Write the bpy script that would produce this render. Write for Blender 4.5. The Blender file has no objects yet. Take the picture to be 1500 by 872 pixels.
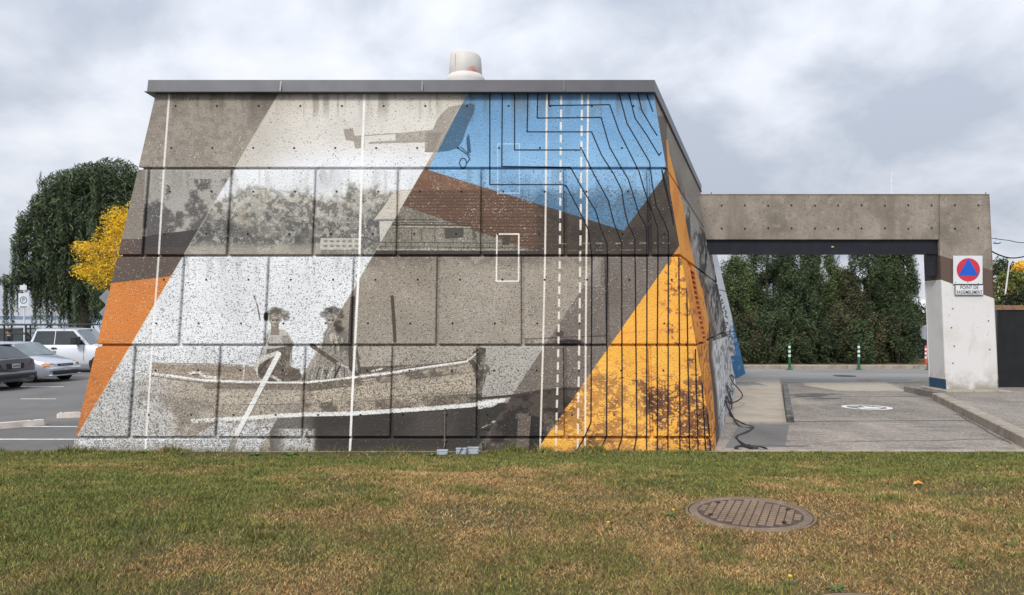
import bpy, bmesh, math, random, time
import numpy as np
from mathutils import Vector, Matrix
R = math.radians
T0 = time.time()
random.seed(7)
sc = bpy.context.scene
COL = sc.collection
# ---------------------------------------------------------------- camera, sky, sun, exposure
EYE = 2.25                       # metres above the foot of the building
cam_d = bpy.data.cameras.new("camera")
cam_d.sensor_width = 36; cam_d.lens = 26.4; cam_d.shift_y = 0.01733
cam_d.clip_start = .05; cam_d.clip_end = 6000
cam = bpy.data.objects.new("camera", cam_d); COL.objects.link(cam)
cam.location = (0, 0, EYE); cam.rotation_euler = (R(90), 0, 0)
sc.camera = cam
SUN_EL, SUN_AZ = 42, 205         # azimuth clockwise from +Y (north): light comes from behind the camera, a little left
w = bpy.data.worlds.new("World"); sc.world = w; w.use_nodes = True
nt = w.node_tree; N = nt.nodes; L = nt.links; N.clear()
out = N.new("ShaderNodeOutputWorld")
sky = N.new("ShaderNodeTexSky"); sky.sky_type = 'NISHITA'; sky.sun_disc = False
sky.sun_elevation = R(SUN_EL); sky.sun_rotation = R(SUN_AZ); sky.dust_density = 2.0
bg1 = N.new("ShaderNodeBackground"); bg1.inputs[1].default_value = .07; L.new(sky.outputs[0], bg1.inputs[0])
tc = N.new("ShaderNodeTexCoord"); sep = N.new("ShaderNodeSeparateXYZ"); L.new(tc.outputs['Generated'], sep.inputs[0])
def mth(op, a, b=None, c=None, clamp=False):
    n = N.new("ShaderNodeMath"); n.operation = op; n.use_clamp = clamp
    for i, v in enumerate((a, b, c)):
        if v is None: continue
        if isinstance(v, (int, float)): n.inputs[i].default_value = v
        else: L.new(v, n.inputs[i])
    return n.outputs[0]
zz = mth('ADD', mth('MAXIMUM', sep.outputs[2], 0), .48)
cmb = N.new("ShaderNodeCombineXYZ"); L.new(mth('DIVIDE', sep.outputs[0], zz), cmb.inputs[0]); L.new(mth('DIVIDE', sep.outputs[1], zz), cmb.inputs[1])
def wnoise(scale, det, off, rough=.55, dist=.0, vec=None):
    mp = N.new("ShaderNodeMapping"); mp.inputs['Location'].default_value = off; L.new(vec or cmb.outputs[0], mp.inputs[0])
    n = N.new("ShaderNodeTexNoise"); n.inputs['Scale'].default_value = scale; n.inputs['Detail'].default_value = det
    n.inputs['Roughness'].default_value = rough; n.inputs['Distortion'].default_value = dist
    L.new(mp.outputs[0], n.inputs['Vector']); return n.outputs[0]
big = wnoise(1.5, 4, (5.35, 2.9, 0), .5, .15)
mid = wnoise(4.6, 8, (7.3, 2.2, 0), .55, .2)
msum = mth('MULTIPLY_ADD', mid, .46, mth('MULTIPLY', big, .54))
ramp = N.new("ShaderNodeValToRGB"); L.new(msum, ramp.inputs[0])
cr = ramp.color_ramp; cr.elements[0].position = .41; cr.elements[0].color = (.47, .52, .61, 1)
cr.elements[1].position = .66; cr.elements[1].color = (.90, .91, .94, 1)
e = cr.elements.new(.47); e.color = (.58, .62, .70, 1); e = cr.elements.new(.54); e.color = (.72, .755, .83, 1)
bg2 = N.new("ShaderNodeBackground"); L.new(ramp.outputs[0], bg2.inputs[0])
# an overcast sky is brighter overhead than at the horizon
L.new(mth('MULTIPLY_ADD', mth('POWER', mth('MAXIMUM', sep.outputs[2], 0), 1.0), .75, .80), bg2.inputs[1])
mx = N.new("ShaderNodeMixShader"); mx.inputs[0].default_value = .93
L.new(bg1.outputs[0], mx.inputs[1]); L.new(bg2.outputs[0], mx.inputs[2]); L.new(mx.outputs[0], out.inputs[0])
sd = bpy.data.lights.new("sun", 'SUN'); sd.energy = 2.3; sd.angle = R(14); sd.color = (1, .95, .88)
sun = bpy.data.objects.new("sun", sd); COL.objects.link(sun)
az = R(SUN_AZ); el = R(SUN_EL)
sun.rotation_euler = Vector((-math.sin(az)*math.cos(el), -math.cos(az)*math.cos(el), -math.sin(el))).to_track_quat('-Z', 'Y').to_euler()
sc.view_settings.view_transform = 'Standard'; sc.view_settings.look = 'None'
sc.view_settings.exposure = 0.27; sc.view_settings.gamma = 1
sc.render.engine = 'CYCLES'; sc.cycles.max_bounces = 6

# ---------------------------------------------------------------- helpers
def srgb(r, g, b):
    f = lambda v: v/12.92 if v <= .04045 else ((v+.055)/1.055)**2.4
    return (f(r/255), f(g/255), f(b/255), 1)
def gz(D):                       # the ground drops 15 cm between the building front and the portal
    return -.15*min(1, max(0, (D-12.4)/9.6))
def at(px, py, D):               # measured in the photograph at a distance D along the ground
    return Vector(((px-750)/1100*D, D, EYE-(py-462)/1100*D))
def mat(name, col, rough=.8, col2=None, scale=6., bump=0., bscale=None, metal=0., detail=5, spec=.5, attr=None, stretch=None, thr=(.35, .65), trans=0., coat=0.):
    m = bpy.data.materials.new(name); m.use_nodes = True
    n = m.node_tree.nodes; l = m.node_tree.links; p = n["Principled BSDF"]
    p.inputs['Roughness'].default_value = rough; p.inputs['Metallic'].default_value = metal
    p.inputs['Specular IOR Level'].default_value = spec; p.inputs['Transmission Weight'].default_value = trans; p.inputs['Coat Weight'].default_value = coat
    c1 = col if len(col) == 4 else (*col, 1); p.inputs['Base Color'].default_value = c1
    t = n.new("ShaderNodeTexCoord"); mp = n.new("ShaderNodeMapping"); l.new(t.outputs['Object'], mp.inputs[0])
    if stretch: mp.inputs['Scale'].default_value = stretch
    if attr:
        a = n.new("ShaderNodeAttribute"); a.attribute_name = attr; l.new(a.outputs['Color'], p.inputs['Base Color'])
    else:
        c2 = col2 or tuple(v*.82 for v in c1[:3]); c2 = c2 if len(c2) == 4 else (*c2, 1)
        no = n.new("ShaderNodeTexNoise"); no.inputs['Scale'].default_value = scale; no.inputs['Detail'].default_value = detail; l.new(mp.outputs[0], no.inputs['Vector'])
        rp = n.new("ShaderNodeValToRGB"); rp.color_ramp.elements[0].position = thr[0]; rp.color_ramp.elements[1].position = thr[1]
        rp.color_ramp.elements[0].color = c2; rp.color_ramp.elements[1].color = c1
        l.new(no.outputs[0], rp.inputs[0]); l.new(rp.outputs[0], p.inputs['Base Color'])
    if bump:
        nb = n.new("ShaderNodeTexNoise"); nb.inputs['Scale'].default_value = bscale or scale*6; nb.inputs['Detail'].default_value = 3; l.new(t.outputs['Object'], nb.inputs['Vector'])
        b = n.new("ShaderNodeBump"); b.inputs['Strength'].default_value = bump; b.inputs['Distance'].default_value = .02
        l.new(nb.outputs[0], b.inputs['Height']); l.new(b.outputs[0], p.inputs['Normal'])
    return m
def layered(name, base, layers, rough=.9, bump=.3, bscale=60., bdist=.01):
    """layers: (colour, noise scale, low, high, strength, stretch) mixed one over another"""
    m = bpy.data.materials.new(name); m.use_nodes = True
    n = m.node_tree.nodes; l = m.node_tree.links; p = n["Principled BSDF"]; p.inputs['Roughness'].default_value = rough
    p.inputs['Specular IOR Level'].default_value = .3
    t = n.new("ShaderNodeTexCoord"); cur = None; i = 0
    for (c, s, lo, hi, st, strech) in layers:
        i += 1
        mp = n.new("ShaderNodeMapping"); mp.inputs['Scale'].default_value = strech or (1, 1, 1); mp.inputs['Location'].default_value = (3.7*i, 1.3*i, 9.1*i)
        l.new(t.outputs['Object'], mp.inputs[0])
        no = n.new("ShaderNodeTexNoise"); no.inputs['Scale'].default_value = s; no.inputs['Detail'].default_value = 6; no.inputs['Roughness'].default_value = .6; l.new(mp.outputs[0], no.inputs['Vector'])
        mr = n.new("ShaderNodeMapRange"); mr.inputs[1].default_value = lo; mr.inputs[2].default_value = hi; mr.inputs[4].default_value = st; l.new(no.outputs[0], mr.inputs[0])
        x = n.new("ShaderNodeMix"); x.data_type = 'RGBA'; l.new(mr.outputs[0], x.inputs[0])
        if cur is None: x.inputs[6].default_value = (*base[:3], 1)
        else: l.new(cur, x.inputs[6])
        x.inputs[7].default_value = (*c[:3], 1); cur = x.outputs[2]
    l.new(cur, p.inputs['Base Color'])
    nb = n.new("ShaderNodeTexNoise"); nb.inputs['Scale'].default_value = bscale; nb.inputs['Detail'].default_value = 4; l.new(t.outputs['Object'], nb.inputs['Vector'])
    b = n.new("ShaderNodeBump"); b.inputs['Strength'].default_value = bump; b.inputs['Distance'].default_value = bdist
    l.new(nb.outputs[0], b.inputs['Height']); l.new(b.outputs[0], p.inputs['Normal'])
    return m
def tag(o, label=None, cat=None, group=None, kind=None):
    if label: o['label'] = label
    if cat: o['category'] = cat
    if group: o['group'] = group
    if kind: o['kind'] = kind
    return o
def thing(name, label, cat, loc=(0, 0, 0), rz=0, group=None):
    o = bpy.data.objects.new(name, None); COL.objects.link(o); o.empty_display_size = .2
    o.location = loc; o.rotation_euler = (0, 0, rz)
    return tag(o, label, cat, group)
def link_mesh(name, me, m, parent=None, smooth=False):
    o = bpy.data.objects.new(name, me); COL.objects.link(o)
    if m: me.materials.append(m)
    if parent: o.parent = parent
    if smooth: me.polygons.foreach_set('use_smooth', [True]*len(me.polygons))
    return o
def total(o):
    v = Vector((0, 0, 0))
    while o: v += o.location; o = o.parent
    return v
class MB:
    """mesh builder; coordinates are relative to the world unless local"""
    def __init__(s): s.v = []; s.f = []; s.uv = None
    def add(s, vs, fs):
        k = len(s.v); s.v += [tuple(q) for q in vs]; s.f += [tuple(k+i for i in f) for f in fs]; return s
    def box(s, x0, x1, y0, y1, z0, z1, bev=0):
        if bev:
            b = bev; vs = []; 
            for z, k in ((z0, b), (z0+b, 0), (z1-b, 0), (z1, b)):
                for (x, y) in ((x0+k, y0+b), (x0+b, y0+k), (x1-b, y0+k), (x1-k, y0+b), (x1-k, y1-b), (x1-b, y1-k), (x0+b, y1-k), (x0+k, y1-b)): vs.append((x, y, z))
            fs = [tuple(range(7, -1, -1)), tuple(range(24, 32))]
            for r_ in range(3):
                for i in range(8): fs.append((r_*8+i, r_*8+(i+1) % 8, r_*8+8+(i+1) % 8, r_*8+8+i))
            return s.add(vs, fs)
        return s.add([(x0, y0, z0), (x1, y0, z0), (x1, y1, z0), (x0, y1, z0), (x0, y0, z1), (x1, y0, z1), (x1, y1, z1), (x0, y1, z1)],
                     [(3, 2, 1, 0), (4, 5, 6, 7), (0, 1, 5, 4), (1, 2, 6, 5), (2, 3, 7, 6), (3, 0, 4, 7)])
    def ring(s, loops, cap=True, closed=True):
        n = len(loops[0]); vs = [p for lp in loops for p in lp]; fs = []
        for a in range(len(loops)-1):
            for i in range(n if closed else n-1): fs.append((a*n+i, a*n+(i+1) % n, (a+1)*n+(i+1) % n, (a+1)*n+i))
        if cap: fs.append(tuple(range(n-1, -1, -1))); fs.append(tuple((len(loops)-1)*n+i for i in range(n)))
        return s.add(vs, fs)
    def prism(s, poly, z0, z1): return s.ring([[(x, y, z0) for x, y in poly], [(x, y, z1) for x, y in poly]])
    def tube(s, pts, r, n=8, r2=None):
        pts = [Vector(p) for p in pts]; loops = []
        for i, p in enumerate(pts):
            d = (pts[min(i+1, len(pts)-1)]-pts[max(i-1, 0)]).normalized()
            u = d.cross(Vector((0, 0, 1)) if abs(d.z) < .9 else Vector((1, 0, 0))).normalized(); v = d.cross(u)
            rr = r if r2 is None else r+(r2-r)*i/(len(pts)-1)
            loops.append([tuple(p+rr*(math.cos(6.2832*k/n)*u+math.sin(6.2832*k/n)*v)) for k in range(n)])
        return s.ring(loops)
    def lathe(s, prof, c=(0, 0, 0), n=32, axis='z'):
        loops = []
        for r, z in prof:
            lp = []
            for k in range(n):
                a = 6.28318*k/n; x, y = r*math.cos(a), r*math.sin(a)
                lp.append({'z': (c[0]+x, c[1]+y, c[2]+z), 'y': (c[0]+x, c[1]+z, c[2]-y), 'x': (c[0]+z, c[1]+x, c[2]+y)}[axis])
            loops.append(lp)
        return s.ring(loops)
    def build(s, name, m, parent=None, smooth=False, local=False):
        off = total(parent) if (parent is not None and not local) else Vector((0, 0, 0))
        me = bpy.data.meshes.new(name)
        me.from_pydata([(x-off.x, y-off.y, z-off.z) for x, y, z in s.v], [], s.f); me.update()
        o = link_mesh(name, me, m, parent, smooth)
        if smooth: me.set_sharp_from_angle(angle=R(40))
        return o
def np_mesh(name, V, F, m, parent=None, col=None, off=(0, 0, 0)):
    """V (n,3), F (k,4) or (k,3) arrays"""
    me = bpy.data.meshes.new(name); V = V.astype(np.float32)-np.array(off, np.float32); k = F.shape[1]
    me.vertices.add(len(V)); me.vertices.foreach_set('co', V.ravel())
    me.loops.add(F.size); me.loops.foreach_set('vertex_index', F.astype(np.int32).ravel())
    me.polygons.add(len(F)); me.polygons.foreach_set('loop_start', np.arange(0, F.size, k, dtype=np.int32))
    me.update(calc_edges=True)
    if col is not None:
        a = me.color_attributes.new('tint', 'FLOAT_COLOR', 'POINT')
        c = np.ones((len(V), 4), np.float32); c[:, :3] = col; a.data.foreach_set('color', c.ravel())
    return link_mesh(name, me, m, parent)
# ---------------------------------------------------------------- mural paint (computed, flat print on the walls)
class Canvas:
    """paint layer laid out over a rectangle; px coordinates are only the drawing's own grid"""
    def __init__(s, x0, y0, w, h, sx, sy=None, seed=1):
        s.x0, s.y0, s.sx, s.sy = x0, y0, sx, sy or sx
        s.W, s.H = int(w*s.sx), int(h*s.sy)
        s.rng = np.random.RandomState(seed)
        s.X = (x0 + (np.arange(s.W, dtype=np.float32)+.5)/s.sx)[None, :].repeat(s.H, 0)
        s.Y = (y0 + (np.arange(s.H, dtype=np.float32)+.5)/s.sy)[:, None].repeat(s.W, 1)
        s.C = np.zeros((s.H, s.W, 3), np.float32)
    def grid(s, scx, scy=None):
        scy = scy or scx
        nx, ny = int(s.W/s.sx/scx)+3, int(s.H/s.sy/scy)+3
        g = s.rng.rand(ny, nx).astype(np.float32)
        fx = (s.X[0]-s.x0)/scx; fy = (s.Y[:, 0]-s.y0)/scy
        ix = fx.astype(int); iy = fy.astype(int)
        tx = fx-ix; ty = fy-iy
        tx = tx*tx*(3-2*tx); ty = (ty*ty*(3-2*ty))[:, None]
        a = g[iy][:, ix]*(1-tx)+g[iy][:, ix+1]*tx
        b = g[iy+1][:, ix]*(1-tx)+g[iy+1][:, ix+1]*tx
        return a*(1-ty)+b*ty
    def fbm(s, sc, octv=4, asp=1.0):
        t = 0; a = .5; n = 0
        for k in range(octv):
            t = t + a*s.grid(sc/2**k*asp, sc/2**k); n += a; a *= .55
        return t/n
    def box(s, p):
        xs = [q[0] for q in p]; ys = [q[1] for q in p]
        a = max(0, int((min(xs)-s.x0)*s.sx)-2); b = min(s.W, int((max(xs)-s.x0)*s.sx)+3)
        c = max(0, int((min(ys)-s.y0)*s.sy)-2); d = min(s.H, int((max(ys)-s.y0)*s.sy)+3)
        return slice(c, max(c, d)), slice(a, max(a, b))
    def poly(s, p, col, a=1.0, where=None, tex=None):
        sl = s.box(p); X = s.X[sl]; Y = s.Y[sl]; m = np.zeros(X.shape, bool)
        for i in range(len(p)):
            (x1, y1), (x2, y2) = p[i], p[(i+1) % len(p)]
            if y1 == y2: continue
            c = ((Y < y1) != (Y < y2)) & (X < (x2-x1)*(Y-y1)/(y2-y1)+x1)
            m ^= c
        s.mix(m.astype(np.float32), col, a, sl, where, tex)
    def line(s, p, w, col, a=1.0, where=None, dash=None, soft=.35, tex=None):
        pad = [(q[0]-w-1, q[1]-w-1) for q in p]+[(q[0]+w+1, q[1]+w+1) for q in p]
        sl = s.box(pad); X = s.X[sl]; Y = s.Y[sl]; dmin = np.full(X.shape, 1e9, np.float32); acc = 0.
        for i in range(len(p)-1):
            (x1, y1), (x2, y2) = p[i], p[i+1]; dx, dy = x2-x1, y2-y1; L = math.hypot(dx, dy)+1e-6
            t = np.clip(((X-x1)*dx+(Y-y1)*dy)/L/L, 0, 1)
            d = np.hypot(X-x1-t*dx, Y-y1-t*dy)
            if dash: d = np.where(((acc+t*L) % (dash[0]+dash[1])) < dash[0], d, 1e9)
            dmin = np.minimum(dmin, d); acc += L
        m = np.clip((w/2-dmin)/soft+.5, 0, 1)
        s.mix(m, col, a, sl, where, tex)
    def ell(s, cx, cy, rx, ry, col, a=1.0, soft=.15, tex=None, where=None):
        sl = s.box([(cx-rx*1.3-1, cy-ry*1.3-1), (cx+rx*1.3+1, cy+ry*1.3+1)])
        d = np.hypot((s.X[sl]-cx)/rx, (s.Y[sl]-cy)/ry)
        s.mix(np.clip((1-d)/soft+.5, 0, 1), col, a, sl, where, tex)
    def mix(s, m, col, a=1.0, sl=None, where=None, tex=None):
        if sl is None: sl = (slice(None), slice(None))
        if where is not None: m = m*where[sl]
        if tex is not None: m = m*tex[sl]
        m = (m*a)[..., None]
        s.C[sl] = s.C[sl]*(1-m)+np.array(col, np.float32)*m
    def dots(s, size, seed):
        """smooth noise, rank-normalised to 0..1: threshold it to get scattered specks"""
        r = np.random.RandomState(seed)
        g = r.randn(s.H, s.W).astype(np.float32)
        for ax, sc in ((0, s.sy), (1, s.sx)):
            k = max(1, int(round(size*sc)))
            for _ in range(2):
                c = np.cumsum(np.concatenate([g.take(range(-k, 0), axis=ax), g], ax), axis=ax)
                g = (c.take(range(k, c.shape[ax]), axis=ax)-c.take(range(0, c.shape[ax]-k), axis=ax))
        g = (g-g.mean())/g.std()
        return g
    def lin(s):
        c = np.clip(s.C/255., 0, 1)
        return np.where(c <= .04045, c/12.92, ((c+.055)/1.055)**2.4)

def ss(a, b, x):
    t = np.clip((x-a)/(b-a), 0, 1)
    return t*t*(3-2*t)

def zc(pts, sc, ox, oy):
    return [(x/sc+ox, y/sc+oy) for x, y in pts]

def paint_front():
    c = Canvas(85, 105, 1010, 575, 2.5, seed=3)
    X, Y = c.X, c.Y
    n1, n2, n3 = c.fbm(60), c.fbm(18), c.fbm(7, 3)
    d1 = X-(407-.589*(Y-140)); d2 = X-(685-.587*(Y-138)); d3 = X-(874-.659*(Y-391)); d4 = X-(987-.697*(Y-372))
    A = (d1 < 0).astype(np.float32); Wm = ((d1 >= 0) & (d2 < 0)).astype(np.float32); R = (d2 >= 0).astype(np.float32)
    r1 = (Y < 247).astype(np.float32); r2 = ((Y >= 247) & (Y < 375)).astype(np.float32)
    r3 = ((Y >= 375) & (Y < 505)).astype(np.float32); r4 = ((Y >= 505) & (Y < 641)).astype(np.float32); r5 = (Y >= 641).astype(np.float32)
    # --- base colours
    c.mix(A, (146, 139, 129)); c.mix(A*r1*ss(-60, 0, d1)*ss(190, 140, Y), (92, 88, 84), .8)
    c.mix(A*ss(.45, .75, n1), (122, 114, 105), .5); c.mix(A*ss(.45, .6, n3), (112, 104, 95), .35)
    c.mix(Wm*r1, (206, 203, 197)); c.mix(Wm*r1*ss(200, 247, Y)*ss(330, 450, X), (224, 226, 232), .9)
    c.mix(Wm*r1*ss(120, 0, d1), (176, 170, 160), .55); c.mix(Wm*r1*ss(175, 140, Y)*n1*1.4, (186, 176, 160), .6)
    c.mix(Wm*(Y >= 247), (216, 219, 222))
    # --- second course, left: dark trees on grey
    a2 = A*r2*(X > 213-.05*(Y-250))
    c.mix(a2, (156, 153, 148))
    tr = ss(.30, .5, n2*.75+n3*.35-.34*ss(330, 262, Y)-.05+.10*np.sin(X/11.)+.2*ss(-70, -10, d1)*ss(300, 262, Y))
    c.mix(a2*tr*(Y > 262), (84, 82, 81), .92)
    yb = 346-.13*(X-213)
    c.mix(a2*(Y > yb), (66, 62, 62), .95); c.mix(a2*(Y > 362), (84, 72, 66), .6)
    c.mix(A*r2*(X <= 213-.05*(Y-250)), (128, 121, 112)); c.mix(A*(Y > 350)*(Y < 376)*(X <= 213-.05*(Y-250)), (88, 76, 70))
    # brown band and orange block
    c.mix(A*(Y >= 375), (92, 80, 74))
    org = A*(Y > 416-.118*(X-155))
    c.mix(org, (198, 122, 62)); c.mix(org*ss(.4, .8, n2)*ss(420, 640, Y), (172, 106, 62), .8)
    c.mix(org*ss(520, 640, Y)*ss(.45, .6, n3), (150, 96, 62), .55)
    # --- second course, middle: blurred wood behind a white fence
    tn = c.fbm(30, 5)
    top = 284+2*np.sin(X/23.+1)-13*np.exp(-((X-514)/9.)**2)-9*np.exp(-((X-530)/6.)**2)-5*np.exp(-((X-360)/20.)**2)
    wd = Wm*r2*ss(-10, 14, Y-top+40*(tn-.5)+12*(n3-.5))
    c.mix(wd, (160, 156, 146), .95); c.mix(wd*ss(292, 345, Y)*(.5+.6*n2), (105, 104, 101), .95); c.mix(wd*ss(.46, .56, n3), (74, 73, 70), .55); c.mix(wd*ss(.56, .64, c.fbm(5, 3)), (196, 194, 186), .5)
    c.mix(wd*ss(.5, .75, c.fbm(26))*ss(300, 330, Y), (80, 80, 80), .7)
    c.mix(wd*ss(.55, .8, c.fbm(30)), (172, 164, 146), .5)
    c.mix(Wm*r2*ss(352, 366, Y)*(X < 470), (166, 160, 148), .75)
    c.poly([(470, 349), (526, 349), (526, 366), (468, 366)], (196, 192, 182), .8, Wm)
    for yy in (353.5, 360.5):
        for k in range(6): c.ell(477+9*k, yy, 3.2, 2, (128, 124, 116), .9, .4)
    c.poly([(470, 366), (530, 366), (530, 374), (470, 374)], (140, 136, 126), .6, Wm)
    # light half of the house, left of the diagonal
    c.poly(zc([(575, 440), (660, 330), (735, 215), (880, 205), (880, 440)], 5.357, 440, 240), (196, 190, 178), .9, Wm*r2)
    c.poly(zc([(620, 450), (800, 450), (760, 610), (625, 610)], 5.357, 440, 240), (206, 202, 194), .85, Wm*r2)
    c.line(zc([(575, 440), (760, 432)], 5.357, 440, 240), 1.6, (140, 134, 124), .9, Wm)
    c.line(zc([(730, 212), (880, 205)], 5.357, 440, 240), 1.0, (150, 144, 134), .8, Wm)
    c.mix(Wm*r2*(Y > 355)*(X > 545), (118, 114, 106), .65)
    # --- right of the second diagonal
    c.mix(R, (160, 152, 141)); c.mix(R*r3*n1, (132, 122, 110), .75); c.mix(R*r3*ss(640, 700, X)*ss(880, 700, X)*n2, (168, 160, 150), .5)
    c.mix(R*r3*ss(400, 378, Y)*ss(.3, .6, n2), (108, 98, 90), .7)
    c.mix(R*r2, (126, 96, 78)); c.mix(R*r2*ss(.35, .7, n3), (102, 76, 62), .6)
    rf = R*r2*(Y > 278)
    c.mix(rf, (98, 76, 64), .8); c.mix(rf*((Y % 4.6) < 1.5), (66, 54, 48), .4)
    lowl = Y-(302+.345*(X-592))
    hs = R*r2*(lowl > 0)
    c.mix(hs, (132, 127, 116)); c.mix(hs*(X > 752), (120, 112, 100), .6)
    c.mix(hs*(Y < 324)*ss(.3, .6, n3), (110, 105, 98), .7)
    for yy, w in ((322, 1.6), (326, 1.2), (329.5, 2.2), (334, 1)):
        c.line([(575, yy), (735, yy+1)], w, (62, 58, 52), .85, R*(lowl > -6)*ss(.2, .45, n3))
    c.line([(578, 332), (690, 333)], 1.4, (186, 178, 162), .8, R)
    for x in (603, 618, 637): c.line([(x, 336), (x, 352)], 1.1, (60, 56, 50), .8, R)
    c.poly([(651, 334), (679, 334), (679, 348), (652, 350)], (74, 70, 64), .9)
    c.poly([(692, 336), (698, 336), (698, 352), (692, 352)], (78, 74, 68), .8)
    for yy in (355, 361.5): c.line([(556, yy), (800, yy+2)], 1.0, (62, 58, 52), .8, R*r2*(lowl > 0))
    for x in range(565, 800, 19): c.line([(x, 355), (x, 364)], .9, (58, 54, 48), .8, R*(lowl > 0))
    c.line([(550, 365.5), (800, 367)], 1.4, (190, 184, 170), .8, R*(lowl > -20))
    c.mix(R*r2*(Y > 367), (62, 57, 53), .9)
    # dark wood at the far right of the course
    dk = R*r2*(d4 < 0)*ss(778, 822, X+14*(n2-.5)+.2*(Y-320))
    c.mix(dk, (72, 64, 58)); c.mix(dk*ss(.35, .7, n2), (58, 53, 50), .8)
    c.line([(815, 357), (980, 356)], 2.2, (142, 128, 116), .8, R*ss(.45, .6, n3)); c.line([(825, 367), (985, 366)], 2.0, (120, 100, 88), .7, R*ss(.4, .6, n3))
    c.ell(793, 318, 8, 28, (64, 58, 54), .7, .5, ss(.3, .55, n3))
    for k in range(7): c.line([(705, 318+7*k), (820, 319+7*k)], 1.2, (60, 50, 44), .5, R*(lowl < 0))
    c.poly([(737, 343), (747, 343), (746, 359), (736, 359)], (70, 64, 58), .9)
    # --- blue field
    B = [(692, 130), (960, 130), (975, 246), (970, 262), (914, 338), (627, 249), (685, 136)]
    bm = np.zeros(X.shape, np.float32); keep = c.C.copy(); c.C[:] = 0; c.poly(B, (1, 1, 1)); bm = c.C[..., 0].copy(); c.C = keep
    bm *= R
    c.mix(bm, (112, 155, 194)); c.mix(bm*ss(190, 262, Y)*(1-ss(262, 330, Y)), (142, 184, 219), .8)
    c.mix(bm*ss(.4, .8, n1), (98, 142, 182), .5)
    tb = bm*ss(-8, 18, Y-(286-12*np.abs(np.sin(X/13.))-10*n3*2+10))*ss(740, 800, X)
    c.mix(tb, (72, 112, 146), .85); c.mix(bm*ss(300, 330, Y)*ss(.4, .6, n3), (88, 128, 162), .5)
    # --- fourth and fifth course
    c.mix(R*r4, (160, 153, 142)); c.mix(R*r4*(X > 706)*(d3 < 0), (166, 163, 156))
    c.mix(Wm*(r4+r5)*ss(.35, .7, n2), (196, 197, 197), .6)
    c.mix((Wm)*r4*(Y > 560)*ss(330, 150, X)*.8, (176, 175, 172), .7)
    # boat
    hm_fade = ss(195, 300, X+26*(n2-.5)+.35*(600-Y))
    hull_l = [(221, 548), (252, 551), (297, 557), (355, 559), (448, 560), (493, 555), (572, 546), (608, 540), (684, 529), (700, 514), (712, 510), (706, 560), (700, 592), (650, 598), (570, 604), (448, 611), (375, 614), (320, 618), (282, 640), (205, 640), (190, 560)]
    c.poly(hull_l, (172, 161, 145), .95, hm_fade)
    hm = ((X > 190)*(X < 706)*(Y > 548)*(Y < 614)).astype(np.float32)*(r4)
    c.poly(hull_l, (140, 130, 118), .85, hm_fade*ss(.4, .75, n2)*(ss(575, 600, Y)+.35))
    c.poly([(460, 572), (690, 552), (690, 572), (460, 590)], (190, 178, 160), .75, tex=ss(.3, .6, n2))
    c.poly([(297, 562), (448, 562), (448, 572), (300, 570)], (112, 103, 92), .7, hm_fade)
    c.poly([(320, 576), (440, 578), (440, 592), (330, 594)], (196, 186, 170), .6, tex=ss(.3, .6, n2))
    c.poly([(448, 562), (572, 549), (700, 530), (702, 545), (572, 560), (448, 574)], (92, 84, 75), .85, tex=ss(.3, .6, n2))
    c.poly([(448, 592), (700, 576), (700, 594), (448, 608)], (92, 84, 74), .85, tex=ss(.3, .6, n2))
    c.poly([(205, 572), (300, 590), (400, 596), (440, 585), (440, 604), (300, 612), (200, 598)], (140, 132, 122), .6, tex=ss(.25, .6, n2))
    c.mix(hm*ss(215, 235, X)*0, (0, 0, 0))
    c.poly([(222, 533), (320, 535), (358, 537), (400, 537), (440, 540), (440, 561), (355, 558), (297, 556), (252, 549), (222, 546)], (160, 146, 130), .95)
    c.poly([(222, 533), (320, 535), (358, 537), (440, 540), (440, 548), (297, 546), (222, 540)], (136, 120, 106), .6, tex=ss(.3, .6, n3))
    c.line([(196, 545), (221, 547), (252, 551), (297, 557), (355, 559.5), (448, 560.5), (493, 555.5), (572, 546.5), (608, 540), (684, 529), (697, 519)], 3.4, (226, 226, 224), .95)
    c.line([(221, 551), (297, 561), (355, 563), (448, 564), (493, 559.5), (572, 550.5), (608, 544), (684, 533)], 1.4, (98, 92, 84), .8)
    c.line([(221, 532), (320, 533.5), (358, 536)], 1.3, (104, 98, 92), .8)
    c.line([(358, 537), (356, 558)], 1.8, (224, 222, 218), .95); c.line([(356, 537), (372, 530)], 1.6, (224, 222, 218), .9)
    c.line([(278, 547), (290, 544), (300, 552), (320, 553)], 3.6, (222, 222, 220), .95); c.line([(282, 549), (291, 549)], 2.2, (80, 76, 70), .9)
    c.poly([(524, 538), (640, 533), (684, 526), (684, 529), (608, 539), (524, 549)], (92, 84, 76), .95)
    c.line([(545, 544), (560, 540)], 3, (214, 210, 200), .9); c.line([(572, 541), (608, 536)], 2, (190, 184, 172), .6)
    # bow post with weed
    c.poly([(684, 528), (694, 514), (703, 509), (712, 510), (711, 525), (708, 545), (706, 588), (700, 592), (697, 560), (694, 540)], (70, 64, 58), .92, tex=.45+.55*ss(.3, .6, n3))
    c.poly([(708, 515), (716, 530), (718, 548), (712, 552), (708, 570)], (80, 76, 70), .85, tex=ss(.35, .5, n3))
    c.line([(690, 520), (700, 516)], 2, (200, 196, 188), .8); c.line([(696, 528), (703, 540)], 1.2, (190, 186, 178), .8)
    # water and keel line
    dark = ss(456, 466, X+14*(n3-.5))*(Y > 600).astype(np.float32)
    keel_y = np.interp(X[0], [280, 320, 375, 408, 460, 514, 570, 650, 697, 737], [618, 615, 612, 609, 607, 606, 602.5, 597, 593, 587])[None, :]
    c.mix((Y > keel_y+3)*(X > 395)*(d2 >= 0)*(X < 900), (104, 100, 96)); c.mix((Y > keel_y+3)*ss(440, 470, X+16*(n3-.5))*(d3 < 0)*(d2 >= 0), (58, 55, 52))
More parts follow.
